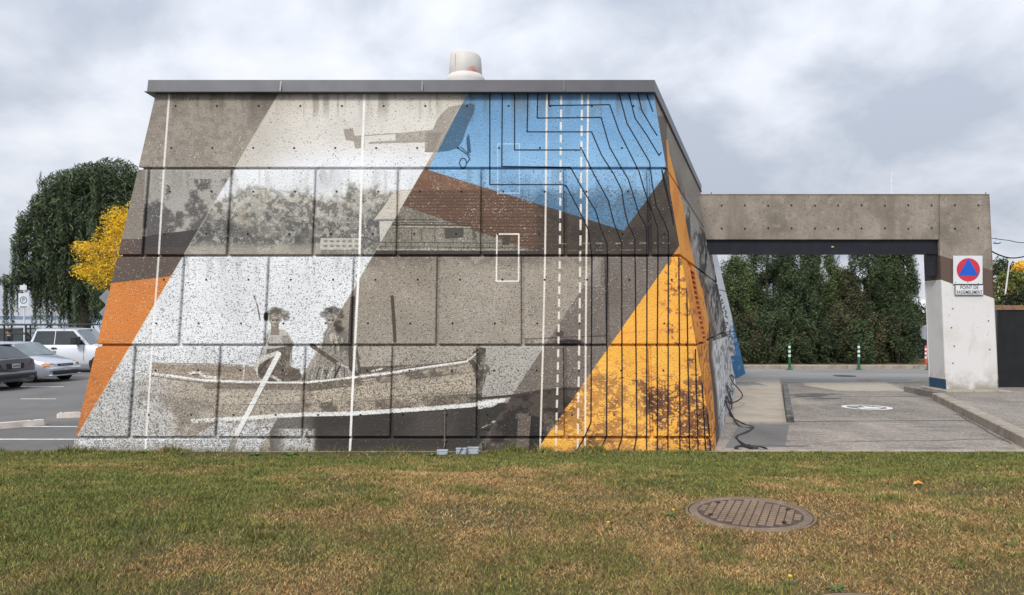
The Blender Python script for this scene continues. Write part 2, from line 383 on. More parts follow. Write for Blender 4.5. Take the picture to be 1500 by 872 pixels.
    c.mix((Y > keel_y+3)*(X > 395)*(X < 470)*(Y > 628)*R*ss(464, 456, X), (196, 196, 194), .95, tex=ss(.2, .45, n3)*ss(398, 425, X+10*(n2-.5)))
    c.mix((Y > keel_y+5)*(X > 455)*R*(Y < 641)*ss(.45, .8, n1), (84, 78, 74), .6)
    c.mix((Y > keel_y+2)*(X > 315)*(X < 460)*Wm*ss(634, 620, Y), (150, 144, 136), .7, tex=ss(.25, .6, n3))
    c.line([(282, 617), (320, 615), (375, 612), (408, 609), (460, 607), (514, 606), (570, 602.5), (650, 597), (697, 593), (737, 586)], 6.4, (220, 220, 217), .95)
    c.poly([(700, 588), (740, 585), (722, 596), (700, 600)], (218, 218, 216), .95)
    c.line([(690, 584), (703, 584), (751, 580), (792, 573), (831, 569.5)], 3, (64, 60, 56), .85)
    for k in range(9): c.line([(250+9*k % 40, 619+2.4*k), (395-(k*13) % 50, 617+2.4*k)], 1.1, (130, 118, 106), .6, Wm, tex=ss(.35, .6, n3))
    for k in range(7): c.line([(140, 645+2.6*k), (400, 645+2.6*k)], 1.2, (120, 116, 112), .55, Wm, tex=ss(.4, .6, n3))
    # darker right part past the third diagonal
    D3 = (d3 >= 0)*(d4 < 0)
    c.mix(D3*r3, (120, 111, 104)); c.mix(D3*r3*n2, (98, 90, 84), .7); c.mix(D3*r4, (112, 103, 96))
    c.mix(D3*(r3+r4)*ss(895, 880, X)*0, (0, 0, 0))
    c.mix((d3 > -12)*(d3 < 34)*r3*(Y < 420)*(X < 880), (150, 146, 138), .6)
    curve = np.interp(X[0], [703, 751, 792, 831, 870], [584, 580, 573, 569, 566])[None, :]
    lo = (Y > curve)*(X > 706)*(Y > 560)*(d4 < 0)
    c.mix(lo*(d3 >= 0), (78, 70, 64)); c.mix(lo*(d3 >= 0)*ss(.4, .62, n2), (46, 43, 42), .9); c.mix(lo*(d3 >= 0)*ss(.55, .75, n3)*ss(.4, .6, n1), (128, 118, 108), .6)
    c.line([(703, 584), (751, 580), (792, 573), (831, 569.5), (850, 570)], 4, (60, 56, 52), .85)
    c.poly([(759, 606), (778, 606), (775, 660), (756, 660)], (106, 94, 86), .85); c.poly([(778, 608), (792, 612), (790, 662), (774, 662)], (40, 38, 38), .8)
    c.line([(707, 625), (724, 618)], 4, (200, 196, 188), .8, tex=ss(.3, .5, n3))
    c.line([(769, 497), (815, 495), (890, 492)], 2, (70, 64, 60), .8)
    c.ell(833, 502, 20, 5, (46, 42, 42), .95, .4); c.ell(820, 489, 6, 5, (70, 62, 58), .85, .4); c.line([(770, 500), (812, 504)], 3, (96, 88, 82), .7, tex=ss(.3, .6, n3))
    # --- two people and paddles
    sk = (158, 150, 140)
    def face(x, y, k):
        c.ell(x+.5, y-1, 9.5, 9.5, (104, 97, 89), .95, .4, tex=.6+.4*ss(.35, .6, n3)); c.ell(x-4, y-5, 3, 2.4, (168, 160, 150), .7, .5); c.ell(x+6, y-3, 2.6, 2.2, (160, 152, 142), .6, .5)
        c.ell(x, y+5, 6.4, 8.8, (112, 105, 97), 1, .2); c.ell(x-.6, y+5, 5.3, 7.8, (162, 153, 142), 1, .3); c.poly([(x+1, y-2), (x+5, y), (x+5, y+9), (x+2, y+12)], (136, 127, 117), .7)
        c.ell(x+.6*k, y+8.6, 2.6, 1.1, (104, 96, 90), .8, .5); c.ell(x-2.5+k*.6, y+3.4, 1.4, .9, (76, 70, 66), .9, .5); c.ell(x+2.7+k*.6, y+3.4, 1.4, .9, (76, 70, 66), .9, .5)
        c.line([(x+k*.5, y+3.6), (x+k, y+6.4)], .9, (130, 122, 114), .8)
    c.poly([(388, 490), (396, 482), (410, 482), (422, 487), (430, 500), (426, 540), (392, 540), (378, 530), (386, 505)], (174, 170, 163), .97, tex=.8+.2*n3)
    c.line([(393, 490), (386, 505), (379, 529)], 1.3, (100, 96, 90), .8); c.line([(420, 491), (428, 503), (426, 536)], 1.3, (92, 88, 82), .8)
    c.poly([(412, 492), (420, 492), (427, 504), (424, 512), (416, 512)], (128, 124, 117), .8)
    c.poly([(397, 474), (408, 474), (409, 491), (397, 491)], (128, 119, 110), .98); c.poly([(480, 474), (492, 474), (494, 490), (480, 490)], (110, 102, 94), .95)
    for q in range(-2, 3): c.line([(403+3*q, 492), (404+7*q, 506)], 1, (140, 135, 128), .7)
    face(402.5, 466, 0)
    for ex, ey, er in ((395, 458, 5), (402, 454, 6), (410, 456, 6), (417, 460, 6.5), (419, 466, 5)): c.ell(ex, ey, er, er*.8, (92, 86, 79), .95, .5, tex=.55+.45*ss(.35, .6, n3))
    c.ell(389, 464, 3, 6.5, (44, 41, 40), .95, .3)
    c.poly([(391, 512), (428, 506), (425, 520), (424, 536), (438, 542), (445, 556), (420, 560), (395, 560), (378, 552), (376, 534), (388, 524)], (84, 75, 66), .95, tex=.6+.4*ss(.2, .6, n3))
    c.poly([(384, 522), (406, 514), (411, 518), (392, 526), (380, 534), (376, 545), (372, 540), (376, 528)], (206, 203, 198), .95)
    c.line([(393, 529), (379, 545), (388, 549)], 3, (70, 66, 60), .85); c.line([(376, 536), (377, 552), (384, 558)], 2.2, (214, 212, 206), .9)
    c.line([(410, 536), (420, 552), (432, 548)], 4.5, (88, 78, 68), .8); c.line([(396, 550), (410, 558)], 4, (206, 202, 196), .9)
    c.line([(372, 434), (377, 448), (381, 469)], 2, (86, 80, 76), .85, tex=.4+.6*ss(.3, .5, n3))
    c.line([(408, 519), (345, 640)], 7.6, (224, 223, 220), 1); c.line([(411, 521), (348, 642)], 1, (120, 112, 104), .7)
    c.line([(345, 640), (336, 664)], 8.5, (146, 139, 130), .95); c.line([(350, 634), (342, 642)], 3, (110, 104, 98), .6)
    # second figure, leaning to the right
    c.poly([(474, 488), (480, 480), (502, 478), (515, 488), (520, 520), (524, 545), (500, 556), (450, 558), (455, 540), (470, 520), (474, 505)], (136, 130, 122), 1, tex=.85+.15*ss(.25, .6, n3))
    c.line([(478, 486), (474, 505), (470, 520)], 1.3, (84, 79, 74), .8); c.poly([(482, 490), (492, 486), (494, 504), (486, 510)], (186, 181, 172), .8, tex=ss(.3, .5, n3))
    for q in range(7): c.line([(484+4*q, 492+(q*5) % 9), (488+4*q, 512+(q*7) % 13)], 1.5, (66, 61, 57) if q % 2 else (190, 185, 176), .75)
    c.poly([(500, 480), (514, 492), (520, 520), (522, 538), (500, 530), (496, 500)], (104, 98, 91), .8, tex=ss(.3, .5, n3))
    c.poly([(452, 558), (455, 540), (472, 528), (486, 545), (480, 556)], (140, 134, 126), .8, tex=ss(.3, .5, n3))
    for q in range(9): c.line([(462+6*q, 532+(q*7) % 11), (456+7*q, 555)], 1.6, (56, 52, 49) if q % 2 else (196, 192, 186), .8)
    face(485, 466, -2)
    for ex, ey, er in ((474, 461, 5.5), (480, 456, 6), (488, 454, 6.5), (496, 457, 6.5), (499, 463, 5), (495, 474, 6), (498, 482, 6)): c.ell(ex, ey, er, er*.85, (72, 67, 62), .95, .5, tex=.6+.4*ss(.35, .6, n3))
    c.ell(495, 480, 6, 10, (54, 50, 47), .6, .6, tex=ss(.35, .55, n3))
    c.line([(456, 506), (475, 519), (494, 532)], 6, (78, 70, 63), .9); c.line([(494, 532), (512, 540)], 3, (188, 183, 175), .9)
    c.line([(490, 536), (480, 552)], 1.6, (208, 204, 198), .9); c.line([(498, 537), (490, 553)], 3, (50, 47, 44), .85)
    c.line([(505, 516), (512, 532), (526, 540)], 5, (150, 144, 136), .8); c.line([(514, 540), (526, 552)], 5, (56, 52, 48), .8)
    c.line([(516.5, 437), (514, 470), (513, 505), (514, 540)], 6, (70, 64, 60), .9)
    c.line([(522, 510), (527, 545)], 4, (72, 67, 62), .8, tex=.4+.6*ss(.3, .5, n3))
    c.line([(574.5, 435), (577, 470), (578.5, 500)], 5, (70, 63, 57), .92)
    # --- orange block on the right
    O = (d4 >= 0).astype(np.float32)
    c.mix(O*(Y > 340), (243, 170, 70)); c.mix(O*r2, (176, 116, 66), .75)
    c.mix(O*r3, (240, 168, 72)); br = ss(.50, .60, c.fbm(14, 4)*.5+c.fbm(5, 3)*.5+.07*ss(930, 1010, X)*ss(480, 400, Y)-.06)
    c.mix(O*r3*br*ss(955, 985, X+.0*Y)*ss(.40, .5, c.fbm(3, 3)), (128, 84, 58), .85)
    band = ss(540, 560, Y+10*(n2-.5))
    wrp = c.fbm(30, 3); f1 = c.fbm(8, 3, 1.7); f2 = c.fbm(3.2, 3, 1.4)
    dens = np.exp(-((X-945)/130.)**2)*ss(520, 565, Y)*(1-.45*ss(625, 655, Y))
    dm = .42*wrp+.30*f1+.28*f2+.075*dens-.05*ss(540, 510, Y)
    br2 = np.maximum(ss(.505, .525, dm), ss(.036, .018, np.abs(f1-.5))*ss(.42, .5, dm))
    c.mix(O*(r4+r5)*br2*(.35+.65*band), (112, 74, 54), .92); c.mix(O*(r4+r5)*ss(.60, .62, dm), (84, 58, 50), .8)
    c.mix(O*(r4+r5)*ss(.62, .66, f2)*ss(.5, .56, dm), (246, 190, 96), .8)
    c.mix(O*(r4+r5)*ss(.45, .7, n1), (250, 184, 84), .5); c.line([(858, 494), (900, 490), (990, 480)], 1.6, (206, 140, 78), .7, O)
    c.mix(O*ss(1036, 1052, X-.14*(Y-640)), (226, 148, 66), .6)
    # --- craft in the first course
    hp = zc([(620, 410), (930, 378), (960, 370), (1000, 280), (1060, 205), (1120, 165), (1200, 148), (1300, 135), (1345, 150), (1330, 230), (1280, 330), (1225, 490), (1180, 545), (1100, 570), (980, 582), (885, 580), (915, 490), (660, 495), (370, 505), (380, 487), (620, 472)], 6.229, 480, 130)
    tail = zc([(140, 370), (230, 360), (245, 430), (305, 435), (305, 540), (255, 550), (235, 480), (165, 470)], 6.229, 480, 130)
    for pp in (hp, tail):
        c.poly(pp, (146, 139, 129), .85, (1-bm)); c.poly(pp, (62, 92, 116), .85, bm)
    c.line(zc([(240, 436), (640, 408)], 6.229, 480, 130), 1.5, (150, 142, 132), .9); c.line(zc([(330, 430), (330, 540)], 6.229, 480, 130), 1.6, (150, 142, 132), .8)
    c.poly(zc([(640, 415), (900, 390), (880, 460), (640, 480)], 6.229, 480, 130), (178, 171, 158), .6, (1-bm)*ss(.3, .6, n3))
    c.poly(zc([(885, 400), (1040, 400), (980, 582), (885, 580)], 6.229, 480, 130), (126, 119, 110), .6, (1-bm))
    c.poly(zc([(1290, 410), (1310, 580), (1275, 600), (1265, 450)], 6.229, 480, 130), (52, 80, 104), .9)
    c.line(zc([(1185, 540), (1270, 600), (1298, 640), (1270, 680)], 6.229, 480, 130), 1.8, (44, 66, 86), .95)
    c.line(zc([(1210, 530), (1300, 610)], 6.229, 480, 130), 1.4, (44, 66, 86), .95)
    th = np.linspace(0, 6.283, 18); c.line([(678.3+5*math.cos(t), 239+7.0*math.sin(t)) for t in th], 1.8, (44, 66, 86), .9)
    shade_streaks = c.grid(5, 60)*.6+c.grid(14, 90)*.4
    c.mix(ss(.45, .75, shade_streaks)*ss(190, 139, Y+20*(n2-.5)), (88, 80, 70), .4); c.mix(ss(.5, .8, shade_streaks)*ss(300, 252, Y)*(Y > 249), (90, 84, 76), .2); c.mix(ss(.5, .8, shade_streaks)*ss(425, 378, Y)*(Y > 376), (98, 90, 82), .16)  # streaks put the coping's shade into the colour, with fainter ones under joints
    c.mix(ss(650, 668, Y+16*(n2-.5)), (92, 80, 62), .55)
    # --- aggregate specks (real flaws of the washed concrete), by area
    lum = c.C.mean(2)
    g1, g2, g3 = c.dots(1.05, 5), c.dots(1.3, 6), c.dots(.85, 7)
    hv = np.clip(.42+ss(370, 380, Y)*.5+ss(505, 560, Y)*.45+.25*(n1-.5), .05, 1.3)
    hv = hv*(1-.75*O)*(1-.5*org)
    hv += .5*rf+.4*R*r2*(d4 < 0)
    c.mix((g1 > 2.5-1.45*hv)*(lum > 95), (92, 86, 78), .62)
    c.mix((g2 > 2.95-1.0*hv)*(lum > 80), (62, 57, 52), .8)
    wv = np.clip(.12+.35*ss(200, 130, lum)+.5*ss(.45, .7, n2)-.35*A*ss(260, 160, Y)+.35*(Y > 248)*(Y < 375)*ss(.5, .7, n1), 0, 1.2)*(1-.7*O)*(1-.6*bm)
    c.mix((g3 > 2.7-1.15*wv)*(lum > 75), (222, 218, 210), .75)
    c.mix((g3 > 3.15-.7*wv)*(lum <= 75), (205, 200, 192), .7)
    wh = Wm*(r3+r4+r5)*ss(380, 560, Y)
    c.mix(wh*(c.dots(1.15, 11) > 1.25-.45*ss(560, 640, Y)), (118, 114, 110), .6)
    c.mix(((X < 706)*(X > 445)*r4*(Y < keel_y)*(d2 > 0))*(c.dots(1.1, 12) > 1.35), (70, 62, 54), .75)
    c.mix(O*(c.dots(.95, 13) > 2.1), (120, 78, 52), .7)
    c.mix(O*(c.dots(1.0, 14) > 2.5), (255, 214, 140), .7)
    # white flow of the lower courses over the diagonal edges
    c.line([(407, 139), (107, 649)], 1.0, (210, 206, 198), .55); c.line([(685, 138), (380, 658)], .9, (200, 196, 188), .45)
    # highlights laid over the specks again, as on the wall
    c.line([(408, 519), (345, 640)], 7.0, (226, 225, 222), .8); c.line([(411.5, 521), (348.5, 642)], 1.1, (110, 102, 94), .7)
    c.line([(252, 551), (297, 557), (355, 559.5), (448, 560.5), (493, 555.5), (572, 546.5), (608, 540), (684, 529), (697, 519)], 2.2, (228, 227, 224), .7)
    c.line([(330, 614), (375, 612), (408, 609), (460, 607), (514, 606), (570, 602.5), (650, 597), (697, 593), (737, 586)], 4.6, (224, 224, 220), .65)
    for q, (ya, yb, al) in enumerate(((566, 562, .35), (580, 574, .3), (592, 586, .4))): c.line([(300, ya+2), (448, ya), (570, (ya+yb)/2-8), (690, yb-24+6*q)], 1.2, (92, 84, 74), al)
    for fx_, fy_ in ((402.5, 466), (485, 466)):
        c.ell(fx_-2.4, fy_+3.6, 1.5, 1.0, (52, 48, 45), .9, .5); c.ell(fx_+2.6, fy_+3.6, 1.5, 1.0, (52, 48, 45), .9, .5); c.line([(fx_-1.6, fy_+9), (fx_+2, fy_+9)], 1.2, (84, 74, 68), .85); c.line([(fx_-4.4, fy_+1.8), (fx_-1, fy_+1.4)], .9, (78, 72, 66), .8); c.line([(fx_+1.2, fy_+1.4), (fx_+4.4, fy_+1.8)], .9, (78, 72, 66), .8)
        c.ell(fx_-1.6, fy_+6.4, 1.6, 2.2, (186, 178, 168), .6, .6)
    # --- thin ruled lines
    wl = (228, 226, 222)
    c.line([(248, 138), (240, 247), (232.5, 375), (223, 504), (218, 580), (212.5, 666)], 2.8, wl, .85)
    c.line([(533.8, 138), (530, 247), (526.5, 375), (520, 504), (516, 580), (512.3, 668)], 3.4, (232, 231, 228), .95)
    c.line([(801, 138), (798.5, 375), (795.5, 505), (791, 664)], 2.6, (226, 216, 204), .92)
    c.line([(861.5, 138), (859, 375), (858, 505), (857, 664)], 2.6, (226, 216, 204), .92)
    c.line([(822, 142), (820, 375), (818, 505), (814, 664)], 3.0, (226, 216, 204), .92, dash=(11.5, 7))
    c.line([(852.5, 138), (850, 375), (848.5, 505), (846, 664)], 3.0, (226, 216, 204), .92, dash=(15, 8))
    c.line([(729, 285), (729, 211), (761, 211), (761, 283), (729, 283)], 1.6, (170, 198, 222), .8)
    c.line([(727, 412), (728, 343), (760, 343), (759.5, 412), (727, 412)], 2.2, (228, 222, 212), .95)
    k = (18, 20, 26)
    ups = [[(250, 190), (250, 540), (535, 540), (592, 650), (620, 710), (632, 800), (632, 815)],
           [(297, 190), (295, 472), (553, 475), (600, 560), (648, 640), (668, 710), (690, 760), (692, 815)],
           [(343, 190), (343, 410), (597, 410), (640, 500), (695, 600), (715, 680), (745, 760), (745, 815)],
           [(393, 190), (390, 342), (632, 342), (670, 430), (715, 500), (745, 560), (757, 640), (770, 690), (795, 740), (795, 815)],
           [(430, 190), (428, 290), (668, 288), (700, 400), (740, 470), (770, 520), (795, 600), (810, 650), (838, 700), (840, 815)],
           [(472, 190), (472, 243), (700, 240), (735, 340), (775, 420), (810, 490), (830, 560), (852, 620), (880, 700), (883, 815)],
           [(733, 190), (765, 310), (800, 370), (850, 455), (860, 540), (875, 620), (905, 680), (920, 720), (922, 815)],
           [(770, 190), (795, 290), (840, 355), (885, 430), (893, 420)], [(805, 190), (820, 260), (855, 320), (878, 355)], [(835, 190), (862, 265)],
           [(898, 490), (915, 560), (940, 690)], [(896, 485), (905, 540), (935, 650)]]
    for p in ups: c.line(zc(p, 2.5636, 620, 60), 1.75, k, .95)
    lows = [[(470, 8), (466, 700), (440, 760), (395, 840)], [(535, 8), (530, 760), (490, 840)], [(592, 8), (595, 760), (570, 840)], [(648, 8), (655, 760), (638, 840)],
            [(697, 8), (695, 840)], [(742, 8), (739, 400), (740, 840)], [(785, 8), (783, 840)], [(828, 10), (833, 840)], [(861, 150), (865, 420), (873, 840)],
            [(896, 400), (908, 840)], [(924, 540), (940, 840)], [(944, 640), (961, 840)]]
    for p in lows: c.line(zc(p, 2.8125, 700, 370), 2.0, k, .95)
    # formwork tie holes
    r = np.random.RandomState(4)
    for y, xs in ((155.5, range(257, 960, 61)), (217, range(251, 965, 60)), (281, range(249, 965, 61)), (343, range(241, 975, 61)), (410, range(240, 1000, 62)), (474, range(229, 1000, 62)), (543, range(228, 1010, 62)), (608, range(218, 1030, 62))):
        for x in xs: c.ell(x+(750-x)*0, y, 1.5, 1.5, (22, 20, 19), .95, .5)
    return c

def paint_side():
    c = Canvas(950, 105, 145, 575, 6, 3, seed=9)
    X, Y = c.X, c.Y
    # the far end is strongly foreshortened, so blotches are drawn tall and narrow
    def fb(sx, sy, o=4):
        t = 0; a = .5; n = 0
        for k in range(o): t = t+a*c.grid(sx/2**k, sy/2**k); n += a; a *= .6
        return t/n
    n1, n2, n3 = fb(30, 60), fb(8, 40), fb(2, 9, 3)
    c.mix(np.ones_like(X), (142, 134, 123)); c.mix(ss(.4, .7, n1), (124, 116, 106), .6)
    yj1 = 247+(X-972)*1.56; yj2 = 376+(X-993)*.74; yj3 = 507-(X-1022)*.33
    xo_l = np.interp(Y[:, 0], [205, 240, 271, 298, 343, 390, 500, 520], [976, 978, 981, 982, 984, 985, 985, 960])[:, None]
    xo_r = np.interp(Y[:, 0], [205, 224, 298, 343, 385, 430, 470, 520, 580, 665], [978, 980, 1000, 1008, 1017, 1030, 1038, 1038, 1045, 1050])[:, None]
    o = ((X > xo_l)*(X < xo_r+4*(n2-.5)*ss(380, 440, Y))*(Y > 205)).astype(np.float32)
    # tree photograph in black and white on the middle rows
    r2 = (Y > yj1).astype(np.float32); tr = r2*(X >= xo_r-2)
    c.mix(tr, (148, 144, 138)); c.mix(tr*ss(.40, .55, n2), (58, 55, 54), .9); c.mix(tr*ss(.55, .66, n3), (186, 184, 180), .6)
    c.mix((1-r2)*ss(34, 0, yj1-Y)*(X > xo_r)*ss(.42, .6, n2)*ss(1020, 985, X), (72, 68, 64), .85)
    c.mix((1-r2)*(X < xo_l+1)*(Y > 170), (96, 86, 78), .8)
    c.mix((Y > yj1)*(X <= xo_l), (74, 66, 60), .95)
    c.mix(o, (232, 156, 68)); c.mix(o*ss(.5, .7, n2), (214, 134, 58), .8)
    lowr = (Y > yj3).astype(np.float32)
    c.mix(o*ss(.52, .62, n3)*ss(400, 470, Y), (150, 92, 52), .75)
    c.mix((1-lowr)*(Y > yj2)*ss(0, 5, X-xo_r)*ss(8, 4, X-xo_r)*1., (120, 82, 56), .8)
    wq = lowr*(X >= xo_r)
    c.mix(wq, (92, 78, 70)); c.mix(wq*ss(3, 9, X-xo_r+5*(n2-.5)), (206, 207, 208), 1)
    c.mix(wq*ss(5, 12, X-xo_r)*ss(.5, .62, n3), (120, 120, 122), .7)
    for q in range(8): c.line([(1040+q*4, 665), (1052+q*3.2, 600-q*6), (1058+q*2, 510)], .6, (88, 86, 86), .6, wq)
    c.mix((c.dots(.5, 3) > 2.3), (70, 62, 56), .6); c.mix((c.dots(.5, 4) > 2.5), (214, 208, 200), .6)
    return c

def paint_annex():
    c = Canvas(1035, 270, 75, 300, 8, 4, seed=12)
    X, Y = c.X, c.Y
    n = c.fbm(6, 4); n2 = c.fbm(20, 3)
    c.mix(np.ones_like(X), (198, 201, 204)); c.mix(ss(.4, .7, n2), (180, 183, 187), .6)
    xb = np.interp(Y[:, 0], [440, 460, 490, 521, 522, 560], [1075, 1072, 1074.5, 1077, 1060, 1050])[:, None]
    c.mix((X > xb), (70, 122, 166)); c.mix((X > xb)*ss(.45, .6, n), (44, 88, 132), .8); c.mix((X > xb)*(Y > 521), (52, 96, 138), .7)
    c.mix((X > xb)*ss(.62, .7, n), (140, 176, 204), .6)
    # dark lettering-like scrawl down the white band
    rq = np.random.RandomState(3)
    for x, y in ((1056, 437), (1059, 448), (1061, 458), (1063, 468), (1065, 477), (1067, 486), (1070, 497), (1072, 508)):
        for _ in range(2): t0 = rq.rand()*6; th = np.linspace(t0, t0+rq.uniform(.8, 1.8), 6); c.line([(x+rq.uniform(-1, 1)+2.4*math.cos(t), y+4.5*math.sin(t)) for t in th], 1.8, (62, 64, 68), .85)
    c.mix((X < xb)*(Y > 490)*(Y < 521)*ss(.4, .6, n), (110, 114, 118), .8)
    c.mix((X < xb)*(X > 1062)*(Y > 470)*(Y < 500)*ss(.5, .6, n), (120, 124, 128), .6)
    return c
# ---------------------------------------------------------------- planes of the leaning walls
D0, SB, MS = 12.44, .153, .33           # front foot distance, batter, how the right side runs outward
XR0, SR = 3.35, .134
BX = SR+.15*MS
def Dfront(z, off=0): return D0+.15*z-off
def Xleft(z, off=0): return -7.29+SB*z-off
def Xside(D, z, off=0): return XR0+MS*(D-D0)-BX*z+off
DEND = 24.0
def fp(X, z, off=0): return (X, Dfront(z, off), z)
def corner(z, off=0):
    D = Dfront(z, off); return (Xside(D, z, off), D, z)
def zrow(y):
    k = (462-y)/1100; return (EYE+D0*k)/(1-.15*k)
def proj(X, D, z): return 750+1100*X/D, 462-1100*(z-EYE)/D
def bake(name, cv, uv_size, to_world):
    """print a paint layer on a wall texture; to_world(u, v) gives X, D, z of each texel"""
    w_, h_ = uv_size
    u = ((np.arange(w_)+.5)/w_)[None, :].repeat(h_, 0); v = ((np.arange(h_)+.5)/h_)[:, None].repeat(w_, 1)
    X, D, z = to_world(u, v); px, py = proj(X, D, z)
    lin = cv.lin()
    fx = np.clip((px-cv.x0)*cv.sx-.5, 0, cv.W-1.01); fy = np.clip((py-cv.y0)*cv.sy-.5, 0, cv.H-1.01)
    ix = fx.astype(int); iy = fy.astype(int); tx = (fx-ix)[..., None]; ty = (fy-iy)[..., None]
    c = (lin[iy, ix]*(1-tx)+lin[iy, ix+1]*tx)*(1-ty)+(lin[iy+1, ix]*(1-tx)+lin[iy+1, ix+1]*tx)*ty
    im = bpy.data.images.new(name, w_, h_, alpha=False, float_buffer=False)
    c = np.clip(c*1.04, 0, .82); c = np.where(c <= .0031308, c*12.92, 1.055*c**(1/2.4)-.055)
    px4 = np.ones((h_, w_, 4), np.float32); px4[..., :3] = c
    im.pixels.foreach_set(px4.ravel()); im.update(); im.pack()
    return im
def painted(name, im):
    m = bpy.data.materials.new(name); m.use_nodes = True; n = m.node_tree.nodes; l = m.node_tree.links; p = n["Principled BSDF"]
    p.inputs['Roughness'].default_value = .82; p.inputs['Specular IOR Level'].default_value = .25
    t = n.new("ShaderNodeTexImage"); t.image = im; t.extension = 'EXTEND'; u = n.new("ShaderNodeUVMap"); u.uv_map = 'UVMap'; l.new(u.outputs[0], t.inputs[0])
    tc_ = n.new("ShaderNodeTexCoord")
    st = n.new("ShaderNodeTexNoise"); st.inputs['Scale'].default_value = 1.3; st.inputs['Detail'].default_value = 6; l.new(tc_.outputs['Object'], st.inputs['Vector'])
    mr = n.new("ShaderNodeMapRange"); mr.inputs[1].default_value = .3; mr.inputs[2].default_value = .7; mr.inputs[3].default_value = .86; mr.inputs[4].default_value = 1.04; l.new(st.outputs[0], mr.inputs[0])
    x = n.new("ShaderNodeMix"); x.data_type = 'RGBA'; x.blend_type = 'MULTIPLY'; x.inputs[0].default_value = 1; l.new(t.outputs[0], x.inputs[6]); l.new(mr.outputs[0], x.inputs[7]); l.new(x.outputs[2], p.inputs['Base Color'])
    vo = n.new("ShaderNodeTexVoronoi"); vo.inputs['Scale'].default_value = 42; l.new(tc_.outputs['Object'], vo.inputs['Vector'])
    no = n.new("ShaderNodeTexNoise"); no.inputs['Scale'].default_value = 20; no.inputs['Detail'].default_value = 5; l.new(tc_.outputs['Object'], no.inputs['Vector'])
    a = n.new("ShaderNodeMath"); a.operation = 'ADD'; l.new(vo.outputs[0], a.inputs[0]); l.new(no.outputs[0], a.inputs[1])
    b = n.new("ShaderNodeBump"); b.inputs['Strength'].default_value = .55; b.inputs['Distance'].default_value = .012; l.new(a.outputs[0], b.inputs['Height']); l.new(b.outputs[0], p.inputs['Normal'])
    return m
U0, UW, VH = -7.6, 11.6, 6.5
def front_tex(u, v):
    X = U0+u*UW; z = -.1+v*VH; return X, D0+.15*z, z
def side_tex(u, v):
    D = 12+u*13; z = -.3+v*6.9; return Xside(D, z), D, z
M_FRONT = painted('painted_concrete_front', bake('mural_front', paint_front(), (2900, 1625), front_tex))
M_SIDE = painted('painted_concrete_side', bake('mural_side', paint_side(), (1300, 1000), side_tex))
print('mural', time.time()-T0)
M_CONC = layered('raw_concrete', srgb(140, 131, 121), [(srgb(112, 104, 95), 1.3, .42, .7, .8, None), (srgb(158, 150, 140), 5, .5, .75, .6, None), (srgb(96, 88, 80), 28, .58, .7, .6, None), (srgb(98, 92, 86), 2.2, .55, .8, .7, (1, 1, .15))], .9, .5, 40)
M_COPE = mat('coping_metal', srgb(92, 92, 97), .45, srgb(84, 85, 90), 3, metal=.3)
M_ROOF = mat('roof_gravel', srgb(120, 116, 110), .9, bump=.3)
M_BLACK = mat('black_rubber', (.012, .012, .013), .6)
def set_uv(o, fn):
    me = o.data; uv = me.uv_layers.new(name='UVMap'); off = total(o.parent) if o.parent else Vector((0, 0, 0))
    if o.parent: off = total(o)
    for lp in me.loops:
        c = me.vertices[lp.vertex_index].co+off; uv.data[lp.index].uv = fn(c)
uvF = lambda c: ((c.x-U0)/UW, (c.z+.1)/VH)
uvS = lambda c: ((c.y-12)/13, (c.z+.3)/6.9)

bld = thing('mural_building', 'leaning concrete block building covered by a boat and house mural', 'building', (-2, 16, 0))
CORE = -.06
ZT = 6.24
core = MB()
def core_loop(z, o=CORE):
    c = corner(z, o); a = (Xleft(z, o), Dfront(z, o), z)
    return [a, c, (Xside(DEND-.05, z, o), DEND-.05, z), (Xleft(z, o), DEND-.05, z)]
core.ring([core_loop(-.3), core_loop(ZT)])
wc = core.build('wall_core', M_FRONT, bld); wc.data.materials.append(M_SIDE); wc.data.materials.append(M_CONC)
me = wc.data; uv = me.uv_layers.new(name='UVMap'); off = total(wc)
for p in me.polygons:
    n_ = p.normal
    k = 0 if n_.y < -.8 else (1 if n_.x > .6 else 2)
    p.material_index = k
    for li in p.loop_indices:
        c = me.vertices[me.loops[li].vertex_index].co+off; uv.data[li].uv = (uvF if k == 0 else uvS)(c)
# courses of cast panels, joints recessed 5 cm
ys = [641.5, 506, 375, 247]
zr = [(-.28, zrow(641.5)), (zrow(641.5), zrow(506)), (zrow(506), zrow(375)), (zrow(375), zrow(247)), (zrow(247), 6.235)]
G = .020; GV = .027
joints = {0: [], 1: [194, 320, 446, 574.5, 700, 828, 953], 2: [266.5, 391.5, 517.5, 641, 765.5, 889.5], 3: [214, 336.5, 461, 583, 706, 828, 951], 4: []}
pyc = {1: 574, 2: 440, 3: 311}
def panel(xa, xb, z0, z1, first, last):
    b = .013; out_ = 0
    def P(x, z, o):    # x None: corner of the building
        if x == 'L': return (Xleft(z, o), Dfront(z, o), z)
        if x == 'R': return corner(z, o)
        return (x, Dfront(z, o), z)
    lo = []
    for o, sh in ((CORE-.012, 0), (-b, 0), (0, b)):
        A = 'L' if first else xa+sh; B = 'R' if last else xb-sh
        lo.append([P(A, z0+sh, o), P(B, z0+sh, o), P(B, z1-sh, o), P(A, z1-sh, o)])
    return MB().ring(lo)
for r_, (z0, z1) in enumerate(zr):
    D = lambda z: Dfront(z)
    xs = []
    for px in joints[r_]:
        zc_ = (z0+z1)/2; xs.append((px-750)/1100*Dfront(zc_))
    ed = [None]+xs+[None]
    for i in range(len(ed)-1):
        a, b_ = ed[i], ed[i+1]
        # 4 m-long pieces where no joint shows are one casting
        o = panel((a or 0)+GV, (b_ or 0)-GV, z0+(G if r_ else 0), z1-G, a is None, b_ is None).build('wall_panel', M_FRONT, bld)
        set_uv(o, uvF)
